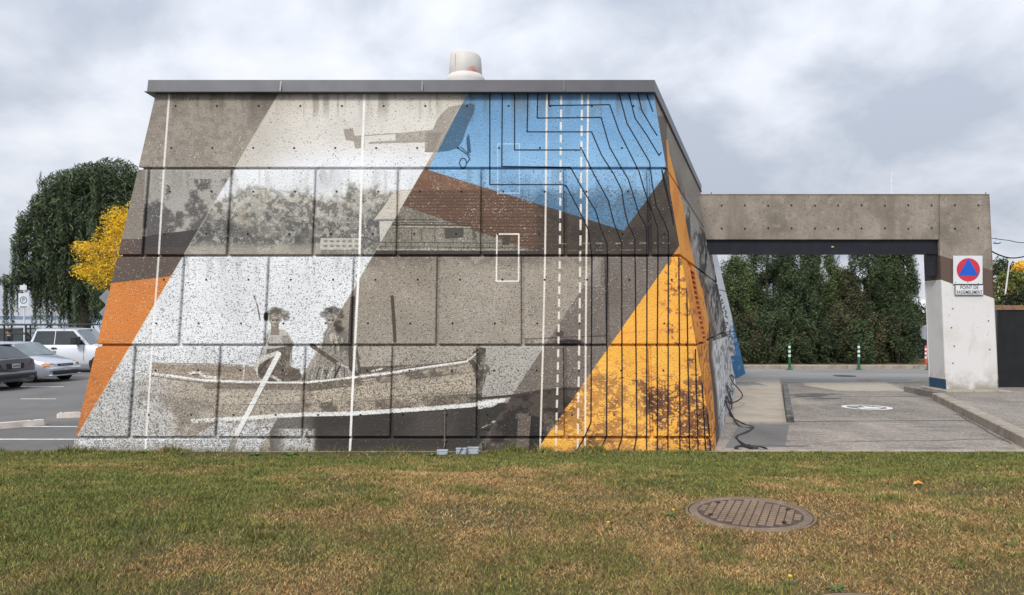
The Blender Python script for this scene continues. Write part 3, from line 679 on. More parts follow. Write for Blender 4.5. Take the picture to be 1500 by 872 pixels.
# side courses
def side_panel(Da, Db, z0, z1, hole=None):
    b = .010
    def P(D, z, o):
        if D is None: return corner(z, o)
        return (Xside(D, z, o), D, z)
    def quadbox(Dl, Dr, za, zb):
        lo = []
        for o, sh in ((CORE-.012, 0), (-b, 0), (0, b)):
            A = Dl if Dl is None else Dl+0; B = Dr-sh
            lo.append([P(A, za+sh, o), P(B, za+sh, o), P(B, zb-sh, o), P(A, zb-sh, o)])
        return lo
    m = MB()
    m.ring(quadbox(Da, Db, z0, z1))
    return m
LV = (13.95, 14.95, 1.76, 3.14)         # louvre opening on the side wall: D0, D1, z0, z1
for r_, (z0, z1) in enumerate(zr):
    za, zb = z0+(G if r_ else 0), z1-G
    if r_ == 2:
        o = side_panel(None, LV[0], za, zb).build('side_panel', M_SIDE, bld); set_uv(o, uvS)
        o = side_panel(LV[1], DEND, za, zb).build('side_panel', M_SIDE, bld); set_uv(o, uvS)
    else:
        o = side_panel(None, DEND, za, zb).build('side_panel', M_SIDE, bld); set_uv(o, uvS)
# louvre: frame and slats in the painted orange
M_LOUV = mat('louvre_orange', srgb(218, 136, 60), .6, srgb(190, 112, 50), 8)
lv = MB()
def lvp(D, z, o): return (Xside(D, z, o), D, z)
def lbar(Da, Db, za, zb, oa, ob): return MB().ring([[lvp(Da, za, oa), lvp(Db, za, oa), lvp(Db, zb, oa), lvp(Da, zb, oa)], [lvp(Da, za, ob), lvp(Db, za, ob), lvp(Db, zb, ob), lvp(Da, zb, ob)]])
fr = lbar(LV[0]+.0, LV[0]+.06, LV[2], LV[3], -.05, .025)
for q in ((LV[1]-.06, LV[1], LV[2], LV[3]), (LV[0]+.06, LV[1]-.06, LV[2]-.02, LV[2]+.04), (LV[0]+.06, LV[1]-.06, LV[3]-.04, LV[3]+.02)):
    t_ = lbar(*q, -.05, .025); fr.add(t_.v, t_.f)
frame = fr.build('louver_frame', M_LOUV, bld)
q_ = lbar(LV[0]+.06, LV[1]-.06, LV[2]+.04, LV[3]-.04, -.065, -.055); q_.build('shade_plate', mat('louvre_shade', srgb(96, 58, 36), .9), frame)  # dark brown plate stands in for the shade between the slats
ns = 13
for i in range(ns):
    z = LV[2]+.08+i*(LV[3]-LV[2]-.12)/ns
    sl = MB().ring([[lvp(LV[0]+.06, z+.05, -.045), lvp(LV[1]-.06, z+.05, -.045), lvp(LV[1]-.06, z+.062, -.045), lvp(LV[0]+.06, z+.062, -.045)],
                    [lvp(LV[0]+.06, z, .015), lvp(LV[1]-.06, z, .015), lvp(LV[1]-.06, z+.012, .015), lvp(LV[0]+.06, z+.012, .015)]])
    sl.build('slat', M_LOUV, frame)
# coping: slab with drip edge, mitred
cp = MB()
def cloop(o, z): 
    zc0 = 6.19
    return [(Xleft(zc0, o), Dfront(zc0, o), z), (Xside(Dfront(zc0, o), zc0, o*.35), Dfront(zc0, o), z), (Xside(DEND, zc0, o*.35), DEND+.02, z), (Xleft(zc0, o), DEND+.02, z)]
cp.ring([cloop(.02, 6.185), cloop(.135, 6.187), cloop(.135, 6.2), cloop(.105, 6.206), cloop(.09, 6.412), cloop(-.3, 6.412)])
cp.build('roof_coping', M_COPE, bld)
for x in (-4.1, -1.6, .9):
    y = Dfront(6.19, .135); MB().ring([[(x, y+.045, 6.40), (x, y-.003, 6.205), (x+.03, y-.003, 6.205), (x+.03, y+.045, 6.40)], [(x, y+.06, 6.40), (x, y+.02, 6.205), (x+.03, y+.02, 6.205), (x+.03, y+.06, 6.40)]]).build('flashing_seam', M_COPE, bld)
MB().prism([(x, y) for x, y, z in core_loop(6.2, -.2)], 6.25, 6.30).build('roof_deck', M_ROOF, bld)

# rooftop ventilator
vt = thing('roof_ventilator', 'white metal ventilator hood with a rust stain standing on the flat roof', 'vent', (at(682, 118, 15.2).x, 15.2, 6.3))
M_VENT = layered('vent_paint', srgb(206, 202, 196), [(srgb(192, 196, 194), 3, .45, .7, .7, (1, 1, .2)), (srgb(235, 235, 235), 2, .5, .8, .5, None)], .55, .1, 20)
M_RUST = mat('rust_stain', srgb(178, 122, 110), .8, srgb(206, 170, 160), 12)
c_ = vt.location
MB().lathe([(.30, 0), (.30, .45), (.38, .5), (.405, .66), (.395, .71), (.37, .76), (.33, .80), (.28, .81)], c_, 40).build('vent_base', M_VENT, vt, True)
hood = MB(); n_ = 40; lps = []
for (rr, z, sl) in ((.32, .77, 0.0), (.335, .79, 0), (.325, 1.0, 0), (.312, 1.20, -.06), (.295, 1.235, -.06), (.24, 1.255, -.04), (.1, 1.26, 0)):
    lps.append([(c_.x+rr*math.cos(6.2832*k/n_), c_.y+rr*math.sin(6.2832*k/n_), c_.z+z+sl*max(0, math.cos(6.2832*k/n_))) for k in range(n_)])
hood.ring(lps); hood.build('vent_hood', M_VENT, vt, True)
rs = MB(); pts = []
for k in range(9):
    a = -1.45+k*.075*1.3; hgt = .10*math.sin(math.pi*k/8)+.008
    pts.append((a, hgt))
for k in range(8):
    (a, h1), (b, h2) = pts[k], pts[k+1]; rr = .338
    rs.add([(c_.x+rr*math.cos(a), c_.y+rr*math.sin(a), c_.z+.795), (c_.x+rr*math.cos(b), c_.y+rr*math.sin(b), c_.z+.795), (c_.x+rr*math.cos(b), c_.y+rr*math.sin(b), c_.z+.795+h2), (c_.x+rr*math.cos(a), c_.y+rr*math.sin(a), c_.z+.795+h1)], [(0, 1, 2, 3)])
rs.build('rust_patch', M_RUST, vt)
MB().box(c_.x+.333*math.cos(-2.2)-.006, c_.x+.333*math.cos(-2.2)+.006, c_.y+.333*math.sin(-2.2)-.012, c_.y+.333*math.sin(-2.2), c_.z+.81, c_.z+1.16).build('seam', M_VENT, vt)

# second leaning block behind the portal, white and blue
AD0, AD1 = 24.6, 30.8
def Xann(D, z, off=0): return 9.5-.45*(30.7-D)-.225*z+off
def ann_tex(u, v):
    D = 24+u*7.5; z = -.3+v*6.0; return Xann(D, z), D, z
M_ANN = painted('painted_concrete_annex', bake('mural_annex', paint_annex(), (500, 600), ann_tex))
ann = thing('annex_block', 'white and blue leaning block with dark scrawl behind the portal', 'building', (4, 27, -.15))
def al(z, o): return [(1.0, AD0+.15*z-o, z), (Xann(AD0+.15*z-o, z, o), AD0+.15*z-o, z), (Xann(AD1-.1*z, z, o), AD1-.1*z, z), (1.0, AD1-.1*z, z)]
an = MB(); an.ring([al(-.3, -.05), al(5.15, -.05)]); o = an.build('wall_core', M_ANN, ann); set_uv(o, lambda c: ((c.y-24)/7.5, (c.z+.3)/6.0))
for z0, z1 in ((-.3, 1.58), (1.62, 3.2), (3.24, 5.15)):
    lo = [al(z, of) for z, of in ((z0, -.06), (z0, -.01), (z0+.01, 0))]+[al(z, of) for z, of in ((z1-.01, 0), (z1, -.01), (z1, -.06))]
    o = MB().ring(lo).build('wall_panel', M_ANN, ann); set_uv(o, lambda c: ((c.y-24)/7.5, (c.z+.3)/6.0))

# ---------------------------------------------------------------- portal
DP = 22.0
gp = gz(DP)
por = thing('concrete_portal', 'concrete portal frame with white painted pillar spanning the driveway', 'gateway', (9, DP, gp))
def P2(px, py): v = at(px, py, DP); return v.x, v.z
zt = P2(0, 284)[1]; zb = P2(0, 351.5)[1]
xl = Xside(DP, zt)-.4
xr = P2(1450, 284)[0]
M_PORT = None and layered('portal_concrete', srgb(150, 141, 131), [(srgb(122, 114, 105), .9, .42, .7, .8, None), (srgb(170, 162, 152), 4, .5, .75, .6, None), (srgb(104, 95, 86), 22, .6, .7, .6, None), (srgb(104, 98, 90), 2.0, .52, .8, .8, (1, 1, .12))], .9, .5, 40)
xpl_t, xpl_b = P2(1376, 351)[0], P2(1386, 577)[0]
xpr_t, xpr_b = P2(1450, 284)[0], P2(1464, 583)[0]
zpb = gp-.05
bm_ = MB()
yb0, yb1 = DP, DP+.85
beam = MB(); bb = .02
def bl(y, k): return [(xl, y, zb+k), (xpl_t, y, zb+k), (xpl_t, y, zt-k), (xl, y, zt-k)]

# pillar in one piece: raw concrete head, brown band and white body follow the height, so colour by object-space planes
pm = bpy.data.materials.new('painted_pillar'); pm.use_nodes = True; n = pm.node_tree.nodes; l = pm.node_tree.links; p = n["Principled BSDF"]
p.inputs['Roughness'].default_value = .85; p.inputs['Specular IOR Level'].default_value = .3
g = n.new("ShaderNodeNewGeometry"); sp = n.new("ShaderNodeSeparateXYZ"); l.new(g.outputs['Position'], sp.inputs[0])
def nm(op, a, b=None):
    q = n.new("ShaderNodeMath"); q.operation = op
    for i, v in enumerate((a, b)):
        if v is None: continue
        if isinstance(v, (int, float)): q.inputs[i].default_value = v
        else: l.new(v, q.inputs[i])
    return q.outputs[0]
def nmix(f, a, b):
    q = n.new("ShaderNodeMix"); q.data_type = 'RGBA'; l.new(f, q.inputs[0])
    for i, v in ((6, a), (7, b)):
        if isinstance(v, tuple): q.inputs[i].default_value = v
        else: l.new(v, q.inputs[i])
    return q.outputs[2]
def nno(s, det=5, st=(1, 1, 1)):
    mp = n.new("ShaderNodeMapping"); mp.inputs['Scale'].default_value = st; l.new(g.outputs['Position'], mp.inputs[0])
    q = n.new("ShaderNodeTexNoise"); q.inputs['Scale'].default_value = s; q.inputs['Detail'].default_value = det; l.new(mp.outputs[0], q.inputs['Vector']); return q.outputs[0]
def nmr(v, lo, hi, a=0, b=1):
    q = n.new("ShaderNodeMapRange"); q.inputs[1].default_value = lo; q.inputs[2].default_value = hi; q.inputs[3].default_value = a; q.inputs[4].default_value = b; l.new(v, q.inputs[0]); return q.outputs[0]
(xa, za), (xb_, zb_) = P2(1376, 374), P2(1453, 396); slope = (zb_-za)/(xb_-xa)
lineT = nm('SUBTRACT', sp.outputs[2], nm('ADD', nm('MULTIPLY', nm('SUBTRACT', sp.outputs[0], xa), slope), za))
(xa2, za2), (xb2, zb2) = P2(1376, 409), P2(1453, 436); slope2 = (zb2-za2)/(xb2-xa2)
lineB = nm('SUBTRACT', sp.outputs[2], nm('ADD', nm('MULTIPLY', nm('SUBTRACT', sp.outputs[0], xa2), slope2), za2))
onp = nm('GREATER_THAN', sp.outputs[0], xpl_t-.45)
raw = nmix(nmr(nno(1.2), .4, .7), srgb(150, 141, 131), srgb(118, 110, 101)); raw = nmix(nmr(nno(25), .56, .68, 0, .7), raw, srgb(98, 88, 78)); raw = nmix(nmr(nno(5, 6), .55, .72, 0, .5), raw, srgb(168, 158, 146)); raw = nmix(nmr(nno(1.6, 6, (1, 1, .15)), .52, .7, 0, .6), raw, srgb(112, 103, 92))
white = nmix(nmr(nno(1.1), .52, .8, 0, .6), srgb(210, 209, 209), srgb(186, 181, 168))
white = nmix(nmr(nno(3.0, 6, (1, 1, .4)), .60, .8, 0, .6), white, srgb(172, 165, 148))
white = nmix(nmr(nno(14, 3), .69, .73, 0, .6), white, srgb(120, 112, 100))
grime = nm('MULTIPLY', nmr(sp.outputs[2], gp+.05, gp+.9, 1, 0), nmr(nno(2.2, 6), .42, .62)); white = nmix(grime, white, srgb(128, 120, 104))
col = nmix(nm('GREATER_THAN', lineB, 0), white, srgb(94, 80, 72)); col = nmix(nm('GREATER_THAN', lineT, 0), col, raw); col = nmix(onp, raw, col)
gn = n.new("ShaderNodeSeparateXYZ"); l.new(g.outputs['True Normal'], gn.inputs[0]); isin = nm('LESS_THAN', gn.outputs[0], -.7)
isblue = nm('MULTIPLY', isin, nm('LESS_THAN', sp.outputs[2], P2(0, 556)[1]))
col = nmix(isblue, col, srgb(48, 78, 106)); l.new(col, p.inputs['Base Color'])
b = n.new("ShaderNodeBump"); b.inputs['Strength'].default_value = .4; b.inputs['Distance'].default_value = .012; l.new(nno(35, 4), b.inputs['Height']); l.new(b.outputs[0], p.inputs['Normal'])
def pl(y, k):
    return [(xpl_b+k, y, zpb), (xpr_b-k, y, zpb), (xpr_t-k, y, zt-k), (xpl_t, y, zt-k), (xpl_t, y, zb+k)]
MB().ring([pl(yb0+bb, 0), pl(yb0, bb), pl(yb1, bb), pl(yb1+bb, 0)]).build('pillar', pm, por)
beam.ring([bl(yb0+bb, 0), bl(yb0, bb), bl(yb1, bb), bl(yb1+bb, 0)]).build('beam', pm, por)
# dark steel lintel with a housing set back under the beam
M_STEEL = mat('dark_steel', srgb(38, 40, 50), .5, srgb(30, 32, 40), 3, metal=.4)
zl = P2(0, 371)[1]
xLl = Xside(DP+.3, zl)-.2
MB().box(xLl, xpl_t+.02, DP+.10, DP+.60, zl, zb+.01, .015).build('lintel', M_STEEL, por)
MB().box(xLl, xpl_t, DP+.07, DP+.10, zl-.02, zl+.06).build('lintel_flange', M_STEEL, por)
v = at(1219, 362, DP+.1); M_BRASS = mat('brass_plate', srgb(186, 170, 120), .5)
MB().box(v.x-.035, v.x+.035, v.y-.04, v.y-.001, v.z-.022, v.z+.022, .005).build('maker_plate', M_BRASS, por)
MB().box(xpl_t-.10, xpl_t+.001, DP+.12, DP+.6, P2(0, 404)[1], zl-.001, .01).build('door_guide', M_STEEL, por)
v = at(1366, 396, DP+.7); MB().lathe([(0.02, 0), (.07, .02), (.09, .08), (.07, .15), (.02, .17)], (v.x, v.y, v.z), 16).build('bulkhead_lamp', mat('lamp_grey', srgb(150, 152, 150), .4), por, True)
# tie holes
M_HOLE = mat('hole_dark', (.01, .01, .01), 1)
th = MB()
for row in (301, 334.5):
    for k in range(12):
        v = at(1057+k*34.2, row+random.uniform(-.6, .6), DP)
        if 1371 < 1057+k*34.2 < 1381: continue
        th.lathe([(.024, -.004), (.024, .004), (.004, .004)], (v.x, DP-.0, v.z), 10, 'y')
for px, py in ((1394, 480), (1398, 507), (1396, 532), (1448, 470), (1450, 512), (1396, 452)):
    v = at(px, py, DP); th.lathe([(.017, -.004), (.017, .004), (.004, .004)], (v.x, DP, v.z), 8, 'y')
o = th.build('tie_holes', M_HOLE, por); o['kind'] = 'stuff'
for px in (1444, 1042):
    v = at(px, 284, DP+.3); MB().tube([(v.x, v.y, zt-.02), (v.x, v.y, zt+.09)], .012, 6).build('lifting_pin', M_STEEL, por)

# assembly point sign
sg = thing('assembly_sign', 'white assembly point sign, red disc with blue triangle, on the white pillar', 'sign', (at(1418, 404, DP).x, DP-.05, at(1418, 404, DP).z), 0)
M_SW = mat('sign_white', srgb(212, 216, 220), .35, srgb(204, 208, 213), 2); M_SR = mat('sign_red', srgb(196, 50, 66), .35, srgb(190, 46, 62), 2); M_SB = mat('sign_blue', srgb(16, 92, 200), .35, srgb(14, 84, 190), 2); M_SK = mat('sign_ink', srgb(30, 30, 38), .5)
tl, br_ = at(1395.5, 375, DP), at(1438.5, 416.5, DP)
MB().box(tl.x, br_.x, DP-.035, DP-.012, br_.z, tl.z, .008).build('upper_plate', M_SW, sg)
cx, cz = at(1417.3, 395.5, DP).x, at(1417.3, 395.5, DP).z
MB().lathe([(.34, 0), (.34, -.005)], (cx, DP-.036, cz), 48, 'y').build('red_disc', M_SR, sg)
h = .345; tri = [(cx+h*math.cos(R(90+120*k))*.97, cz+h*math.sin(R(90+120*k))*.97) for k in range(3)]
MB().ring([[(x, DP-.042, z) for x, z in tri], [(x, DP-.046, z) for x, z in tri]]).build('blue_triangle', M_SB, sg)
tl2, br2_ = at(1398, 417.5, DP), at(1439.5, 432.5, DP)
MB().box(tl2.x, br2_.x, DP-.038, DP-.012, br2_.z, tl2.z, .006).build('lower_plate', mat('plate_frame', srgb(96, 98, 104), .5), sg)
MB().box(tl2.x+.014, br2_.x-.014, DP-.042, DP-.037, br2_.z+.014, tl2.z-.014).build('text_panel', M_SW, sg)
def text(s, px, py, size, D, m, parent, wfac=1.0, y=None):
    cu = bpy.data.curves.new('lettering', 'FONT'); cu.body = s; cu.size = size; cu.extrude = .0015; cu.offset = .0004; cu.align_x = 'CENTER'; cu.align_y = 'CENTER'; cu.materials.append(m)
    q_ = bpy.data.objects.new('text_tmp', cu); me = bpy.data.meshes.new_from_object(q_); bpy.data.objects.remove(q_); t = bpy.data.objects.new('lettering', me); COL.objects.link(t); v = at(px, py, D)
    t.parent = parent; off = total(parent); t.location = (v.x-off.x, (y if y is not None else D)-off.y, v.z-off.z); t.rotation_euler = (R(90), 0, 0); t.scale = (wfac, 1, 1)
    return t
text("POINT DE", 1418.6, 421.4, .150, DP, M_SK, sg, .80, DP-.0445)
text("RASSEMBLEMENT", 1418.8, 428.6, .145, DP, M_SK, sg, .68, DP-.0445)
for px, py in ((1416.5, 413.5), (1432, 415.5), (1398.5, 414)):
    v = at(px, py, DP); MB().lathe([(.012, 0), (.012, -.006)], (v.x, DP-.036, v.z), 8, 'y').build('screw', M_SK, sg)
# ---------------------------------------------------------------- ground, lake, roads
M_ASPH = layered('asphalt', srgb(136, 129, 122), [(srgb(114, 108, 102), .6, .42, .62, .9, None), (srgb(164, 155, 144), .9, .5, .7, .8, (1, .35, 1)), (srgb(88, 84, 80), 2.6, .56, .68, .65, (.3, 1.6, 1)), (srgb(186, 177, 165), 14, .56, .64, .6, None), (srgb(74, 70, 66), 18, .55, .63, .6, None), (srgb(190, 182, 170), 40, .58, .66, .6, None)], .92, .5, 130, .006)
M_ROAD = layered('road_asphalt', srgb(140, 138, 136), [(srgb(118, 118, 119), .5, .4, .7, .8, (.4, 1, 1)), (srgb(148, 147, 145), .8, .55, .8, .6, (.3, 1.2, 1)), (srgb(104, 102, 100), 60, .55, .68, .4, None)], .9, .4, 120, .006)
M_LOT = layered('lot_asphalt', srgb(112, 111, 110), [(srgb(96, 95, 94), .6, .42, .66, .85, None), (srgb(126, 124, 122), .8, .5, .75, .6, (1, .35, 1)), (srgb(150, 146, 140), 40, .6, .7, .5, None), (srgb(70, 68, 66), 38, .56, .66, .5, None)], .92, .5, 130, .006)
M_PAD = layered('pad_concrete', srgb(168, 158, 144), [(srgb(142, 130, 116), 1.1, .42, .7, .8, None), (srgb(184, 176, 164), 3, .5, .8, .5, None), (srgb(110, 100, 90), 9, .64, .76, .6, None)], .9, .3, 70)
M_KERB = layered('kerb_concrete', srgb(160, 152, 140), [(srgb(124, 114, 102), 2.4, .42, .68, .8, None), (srgb(186, 180, 170), 8, .55, .75, .5, None), (srgb(84, 76, 66), 7, .6, .72, .7, None)], .9, .5, 40)
M_WATER = mat('lake_water', srgb(176, 190, 204), .12, srgb(160, 176, 192), .05, bump=.5, bscale=.6, spec=.5, stretch=(.3, 1, 1))
M_EARTH = layered('earth', srgb(112, 92, 70), [(srgb(84, 70, 52), 2, .4, .65, .9, None), (srgb(74, 82, 42), 1.3, .48, .62, .7, None), (srgb(140, 116, 84), 12, .52, .7, .6, None)], .95, .8, 30, .03)
def sheet(name, xs, ys_, zf, m, kind='structure', parent=None):
    nx, ny = len(xs), len(ys_); V = np.zeros((ny, nx, 3)); V[..., 0] = np.array(xs)[None, :]; V[..., 1] = np.array(ys_)[:, None]
    for j in range(ny):
        for i in range(nx): V[j, i, 2] = zf(xs[i], ys_[j])
    idx = np.arange(nx*ny).reshape(ny, nx); F = np.stack([idx[:-1, :-1], idx[:-1, 1:], idx[1:, 1:], idx[1:, :-1]], -1).reshape(-1, 4)
    o = np_mesh(name, V.reshape(-1, 3), F, m)
    if kind: o['kind'] = kind
    return o
sheet('ground', [-500, -60, -20, 0, 20, 60, 500], [-60, 0, 12.0, 12.4, 16, 22, 40, 57, 60, 66], lambda x, y: (-.12 if y < 12.2 else gz(y)) if y < 58 else (-.15-(y-57)*.22), M_ASPH)
sheet('lake', [-1500, -200, 200, 1500], [58.5, 120, 300, 640], lambda x, y: -1.15, M_WATER)
hx = np.linspace(-900, 900, 181); rr = np.random.RandomState(2); hh = np.convolve(rr.rand(200), np.ones(14)/14, 'valid')[:181]
V = []; 
for i, x in enumerate(hx): V += [(x, 600, -1.3), (x, 612, .4+5.5*(hh[i]-.3)), (x, 660, -1.3)]
V = np.array(V); F = np.array([[3*i+a, 3*i+3+a, 3*i+4+a, 3*i+1+a] for i in range(180) for a in (0, 1)])
o = np_mesh('far_shore', V, F, mat('shore_woods', srgb(104, 116, 132), .95, srgb(84, 98, 116), .05)); o['kind'] = 'structure'
# cross road beyond the portal, wear patches on the driveway
def patch(name, poly, m, dz, kind='structure', label=None, cat=None):
    mb = MB(); mb.add([(x, y, gz(y)+dz) for x, y in poly], [tuple(range(len(poly)))]); o = mb.build(name, m)
    if kind: o['kind'] = kind
    if label: tag(o, label, cat)
    return o
RD0, RD1 = 27.0, 33.6
def gp_(px, py, dz=0):
    """ground point seen at px, py"""
    D = 20.
    for _ in range(12): D = (EYE-gz(D)-dz)*1100/(py-462)
    return ((px-750)/1100*D, D)
sheet('car_park', [-60, -6.3], [12.4, 16, 22, 40, 56], lambda x, y: gz(y)+.002, M_LOT)
patch('dark_asphalt_patch', [gp_(1062, 656), gp_(1150, 655), gp_(1156, 622), gp_(1083, 622)], M_LOT, .0035)
patch('road', [(8.5, RD0), (60, RD0-1.2), (60, RD1), (8.5, RD1)], M_ROAD, .004)
M_PATCH = layered('patch_concrete', srgb(164, 156, 142), [(srgb(140, 130, 116), 1.4, .45, .7, .8, None), (srgb(110, 102, 94), 5, .6, .75, .5, None)], .9, .3, 60)
patch('concrete_patch', [gp_(1226, 573), gp_(1330, 574.5), gp_(1298, 560.5), gp_(1172, 561)], M_PATCH, .006)
patch('pale_repair', [gp_(1176, 565), gp_(1226, 573), gp_(1228, 568), gp_(1190, 561)], M_PATCH, .0075)
M_DARKP = layered('oil_stain', srgb(84, 82, 80), [(srgb(112, 108, 104), 3, .4, .6, .8, None)], .85, .4, 80)
# hand-sprayed survey marks
M_RED = mat('survey_red', srgb(176, 96, 88), .8, srgb(130, 116, 110), 8, thr=(.45, .55)); M_YEL = mat('survey_yellow', srgb(206, 190, 110), .8, srgb(130, 126, 110), 8, thr=(.45, .55))
def ribbon(mb, pts, wd, dz):
    for i in range(len(pts)-1):
        (x1, y1), (x2, y2) = pts[i], pts[i+1]; d = math.hypot(x2-x1, y2-y1)+1e-6; nx, ny = -(y2-y1)/d*wd/2, (x2-x1)/d*wd/2
        mb.add([(x1+nx, y1+ny, gz(y1)+dz+i*1e-5), (x1-nx, y1-ny, gz(y1)+dz+i*1e-5), (x2-nx, y2-ny, gz(y2)+dz+i*1e-5), (x2+nx, y2+ny, gz(y2)+dz+i*1e-5)], [(0, 1, 2, 3)])
for name, m, lines in (('red_survey_mark', M_RED, [[(1255, 555), (1263, 558), (1270, 555), (1278, 558), (1285, 556)], [(1258, 558.5), (1268, 556.5), (1276, 559)]]), ('yellow_survey_mark', M_YEL, [[(1330, 558), (1340, 556.5), (1348, 558.5), (1358, 557)], [(1334, 560), (1350, 556), (1360, 558.5)]])):
    mb = MB()
    for q, ln in enumerate(lines): ribbon(mb, [gp_(*p) for p in ln], .07, .009+.002*q)
    o = mb.build(name, m); o['kind'] = 'structure'
# white ring with a symbol on the driveway
M_WP = mat('road_paint', srgb(232, 232, 230), .7, srgb(198, 197, 194), 14, thr=(.4, .6))
rc = gp_(1269.5, 597); mk = MB(); R1, R2 = .60, .475; n_ = 56
for k in range(n_):
    a, b = 6.28318*k/n_, 6.28318*(k+1)/n_
    q = [(rc[0]+r_*math.cos(t), rc[1]+r_*1.0*math.sin(t)) for r_, t in ((R1, a), (R1, b), (R2, b), (R2, a))]
    mk.add([(x, y, gz(y)+.006) for x, y in q], [(0, 1, 2, 3)])
def blob(pts, dz=.006):
    mk.add([(rc[0]+x, rc[1]+y, gz(rc[1]+y)+dz) for x, y in pts], [tuple(range(len(pts)))])
blob([(-.30, -.36), (.20, -.36), (.24, .02), (.10, .12), (.05, .30), (-.02, .30), (-.05, -.05), (-.28, -.08)], .007)
blob([(-.33, .34), (-.05, .36), (-.08, .22), (-.30, .20)], .0075); blob([(.25, .1), (.42, .05), (.38, -.12), (.26, -.14)], .0078)
o = mk.build('road_marking', M_WP); o['kind'] = 'structure'
# tar-sealed cracks
M_TAR = mat('crack_tar', srgb(58, 57, 57), .7, srgb(76, 74, 73), 20); cr_ = MB(); rr = random.Random(5)
def crack(p0, p1, wd, wob):
    n = 26; pts = []; off = 0
    for i in range(n+1):
        t = i/n; off = off*.8+rr.uniform(-wob, wob); pts.append((p0[0]+(p1[0]-p0[0])*t, p0[1]+(p1[1]-p0[1])*t+off))
    ribbon(cr_, pts, wd, .005)
crack(gp_(1090, 618.5), gp_(1440, 616), .045, .012); crack(gp_(1080, 653), gp_(1185, 653.5), .05, .03); crack(gp_(1215, 648), gp_(1490, 643), .022, .03)
crack(gp_(1165, 594), gp_(1250, 593), .03, .03); crack(gp_(1400, 606), gp_(1480, 650), .03, .05); crack(gp_(1160, 582), gp_(1370, 581), .04, .03)
o = cr_.build('sealed_cracks', M_TAR); o['kind'] = 'structure'
mb = MB()
for cx_, cy_, rx, ry in ((1182, 579.5, .55, .35), (1196, 577.5, .7, .2), (1208, 584, .4, .18)):
    c = gp_(cx_, cy_); pts = [(c[0]+rx*(1+.25*math.sin(3*t+cx_))*math.cos(t), c[1]+ry*(1+.3*math.sin(5*t))*math.sin(t)) for t in np.linspace(0, 6.0, 20)]
    mb.add([(x, y, gz(y)+.0072+.0005*cx_/1200) for x, y in pts], [tuple(range(len(pts)))])
o = mb.build('dirt_stain', M_DARKP); o['kind'] = 'structure'
c = gp_(1237, 551.2); mb = MB(); mb.lathe([(.42, -.002), (.42, .012), (.36, .014), (.35, .009), (.01, .009)], (c[0], c[1], gz(c[1])+.004), 30); tag(mb.build('drain_cover', mat('cast_iron', srgb(78, 76, 76), .6, srgb(60, 58, 58), 10)), 'dark flat drain cover in the road beyond the portal', 'drain cover')

# raised concrete pad along the leaning wall with steel edge and a grate
pa, pb = gp_(1072, 619), gp_(1152, 619); pc, pd_ = gp_(1142, 556), gp_(1062, 556)
pz = .09
mb = MB(); mb.ring([[(3.9, pa[1], gz(pa[1])-.05), (pb[0], pb[1], gz(pb[1])-.05), (pc[0], pc[1], gz(pc[1])-.05), (5.9, pc[1], gz(pc[1])-.05)], [(3.9, pa[1], gz(pa[1])+.02), (pb[0], pb[1], gz(pb[1])+.02), (pc[0], pc[1], gz(pc[1])+.035), (5.9, pc[1], gz(pc[1])+.035)]])
o = mb.build('walkway', M_PAD); o['kind'] = 'structure'
M_EDGE = layered('edge_steel', srgb(110, 108, 106), [(srgb(62, 60, 60), 4, .4, .6, .9, None), (srgb(150, 148, 144), 9, .55, .7, .6, None)], .7, .4, 40)
ke = MB(); a0 = Vector((pb[0], pb[1])); a1 = Vector(gp_(1146, 566)); dv = (a1-a0).normalized(); nv = Vector((dv.y, -dv.x)); 
lps = []
for (t, hgt) in ((0, .13), (1, .13)):
    c = a0+(a1-a0)*t; z0_ = gz(c.y)
    lps.append([(c.x, c.y, z0_-.03), (c.x+nv.x*.15, c.y+nv.y*.15, z0_-.03), (c.x+nv.x*.15, c.y+nv.y*.15, z0_+hgt-.02), (c.x+nv.x*.13, c.y+nv.y*.13, z0_+hgt), (c.x+nv.x*.02, c.y+nv.y*.02, z0_+hgt), (c.x, c.y, z0_+hgt-.02)])
ke.ring(lps); tag(ke.build('edge_kerb', M_EDGE), 'worn dark kerb strip with scuffed edge along the pale concrete pad', 'kerb')
g0 = gp_(1074, 566.5, .045); g1 = gp_(1118, 558, .045)
gr_ = thing('drain_grate', 'pale steel drain grate on the pad beside the leaning wall', 'grate', ((g0[0]+gp_(1118, 566.5)[0])/2, g0[1]+.3, gz(g0[1])+.04))
M_GR = mat('galvanised', srgb(178, 180, 178), .5, srgb(150, 152, 150), 8, metal=.2)
gx0, gx1, gy0, gy1 = g0[0]-.1, gp_(1118, 566.5)[0], g0[1], g0[1]+1.5; zg = gz(g0[1])+.04
mb = MB(); mb.box(gx0, gx1, gy0, gy0+.06, zg-.03, zg+.045); mb.box(gx0, gx1, gy1-.06, gy1, zg-.03, zg+.045); mb.box(gx1-.06, gx1, gy0+.06, gy1-.06, zg-.03, zg+.045); mb.build('frame', M_GR, gr_)
mb = MB()
for k in range(int((gx1-gx0)/.055)): mb.box(gx0+k*.055, gx0+k*.055+.02, gy0+.06, gy1-.06, zg-.03, zg+.035)
o = mb.build('bars', M_GR, gr_); o['kind'] = 'stuff'

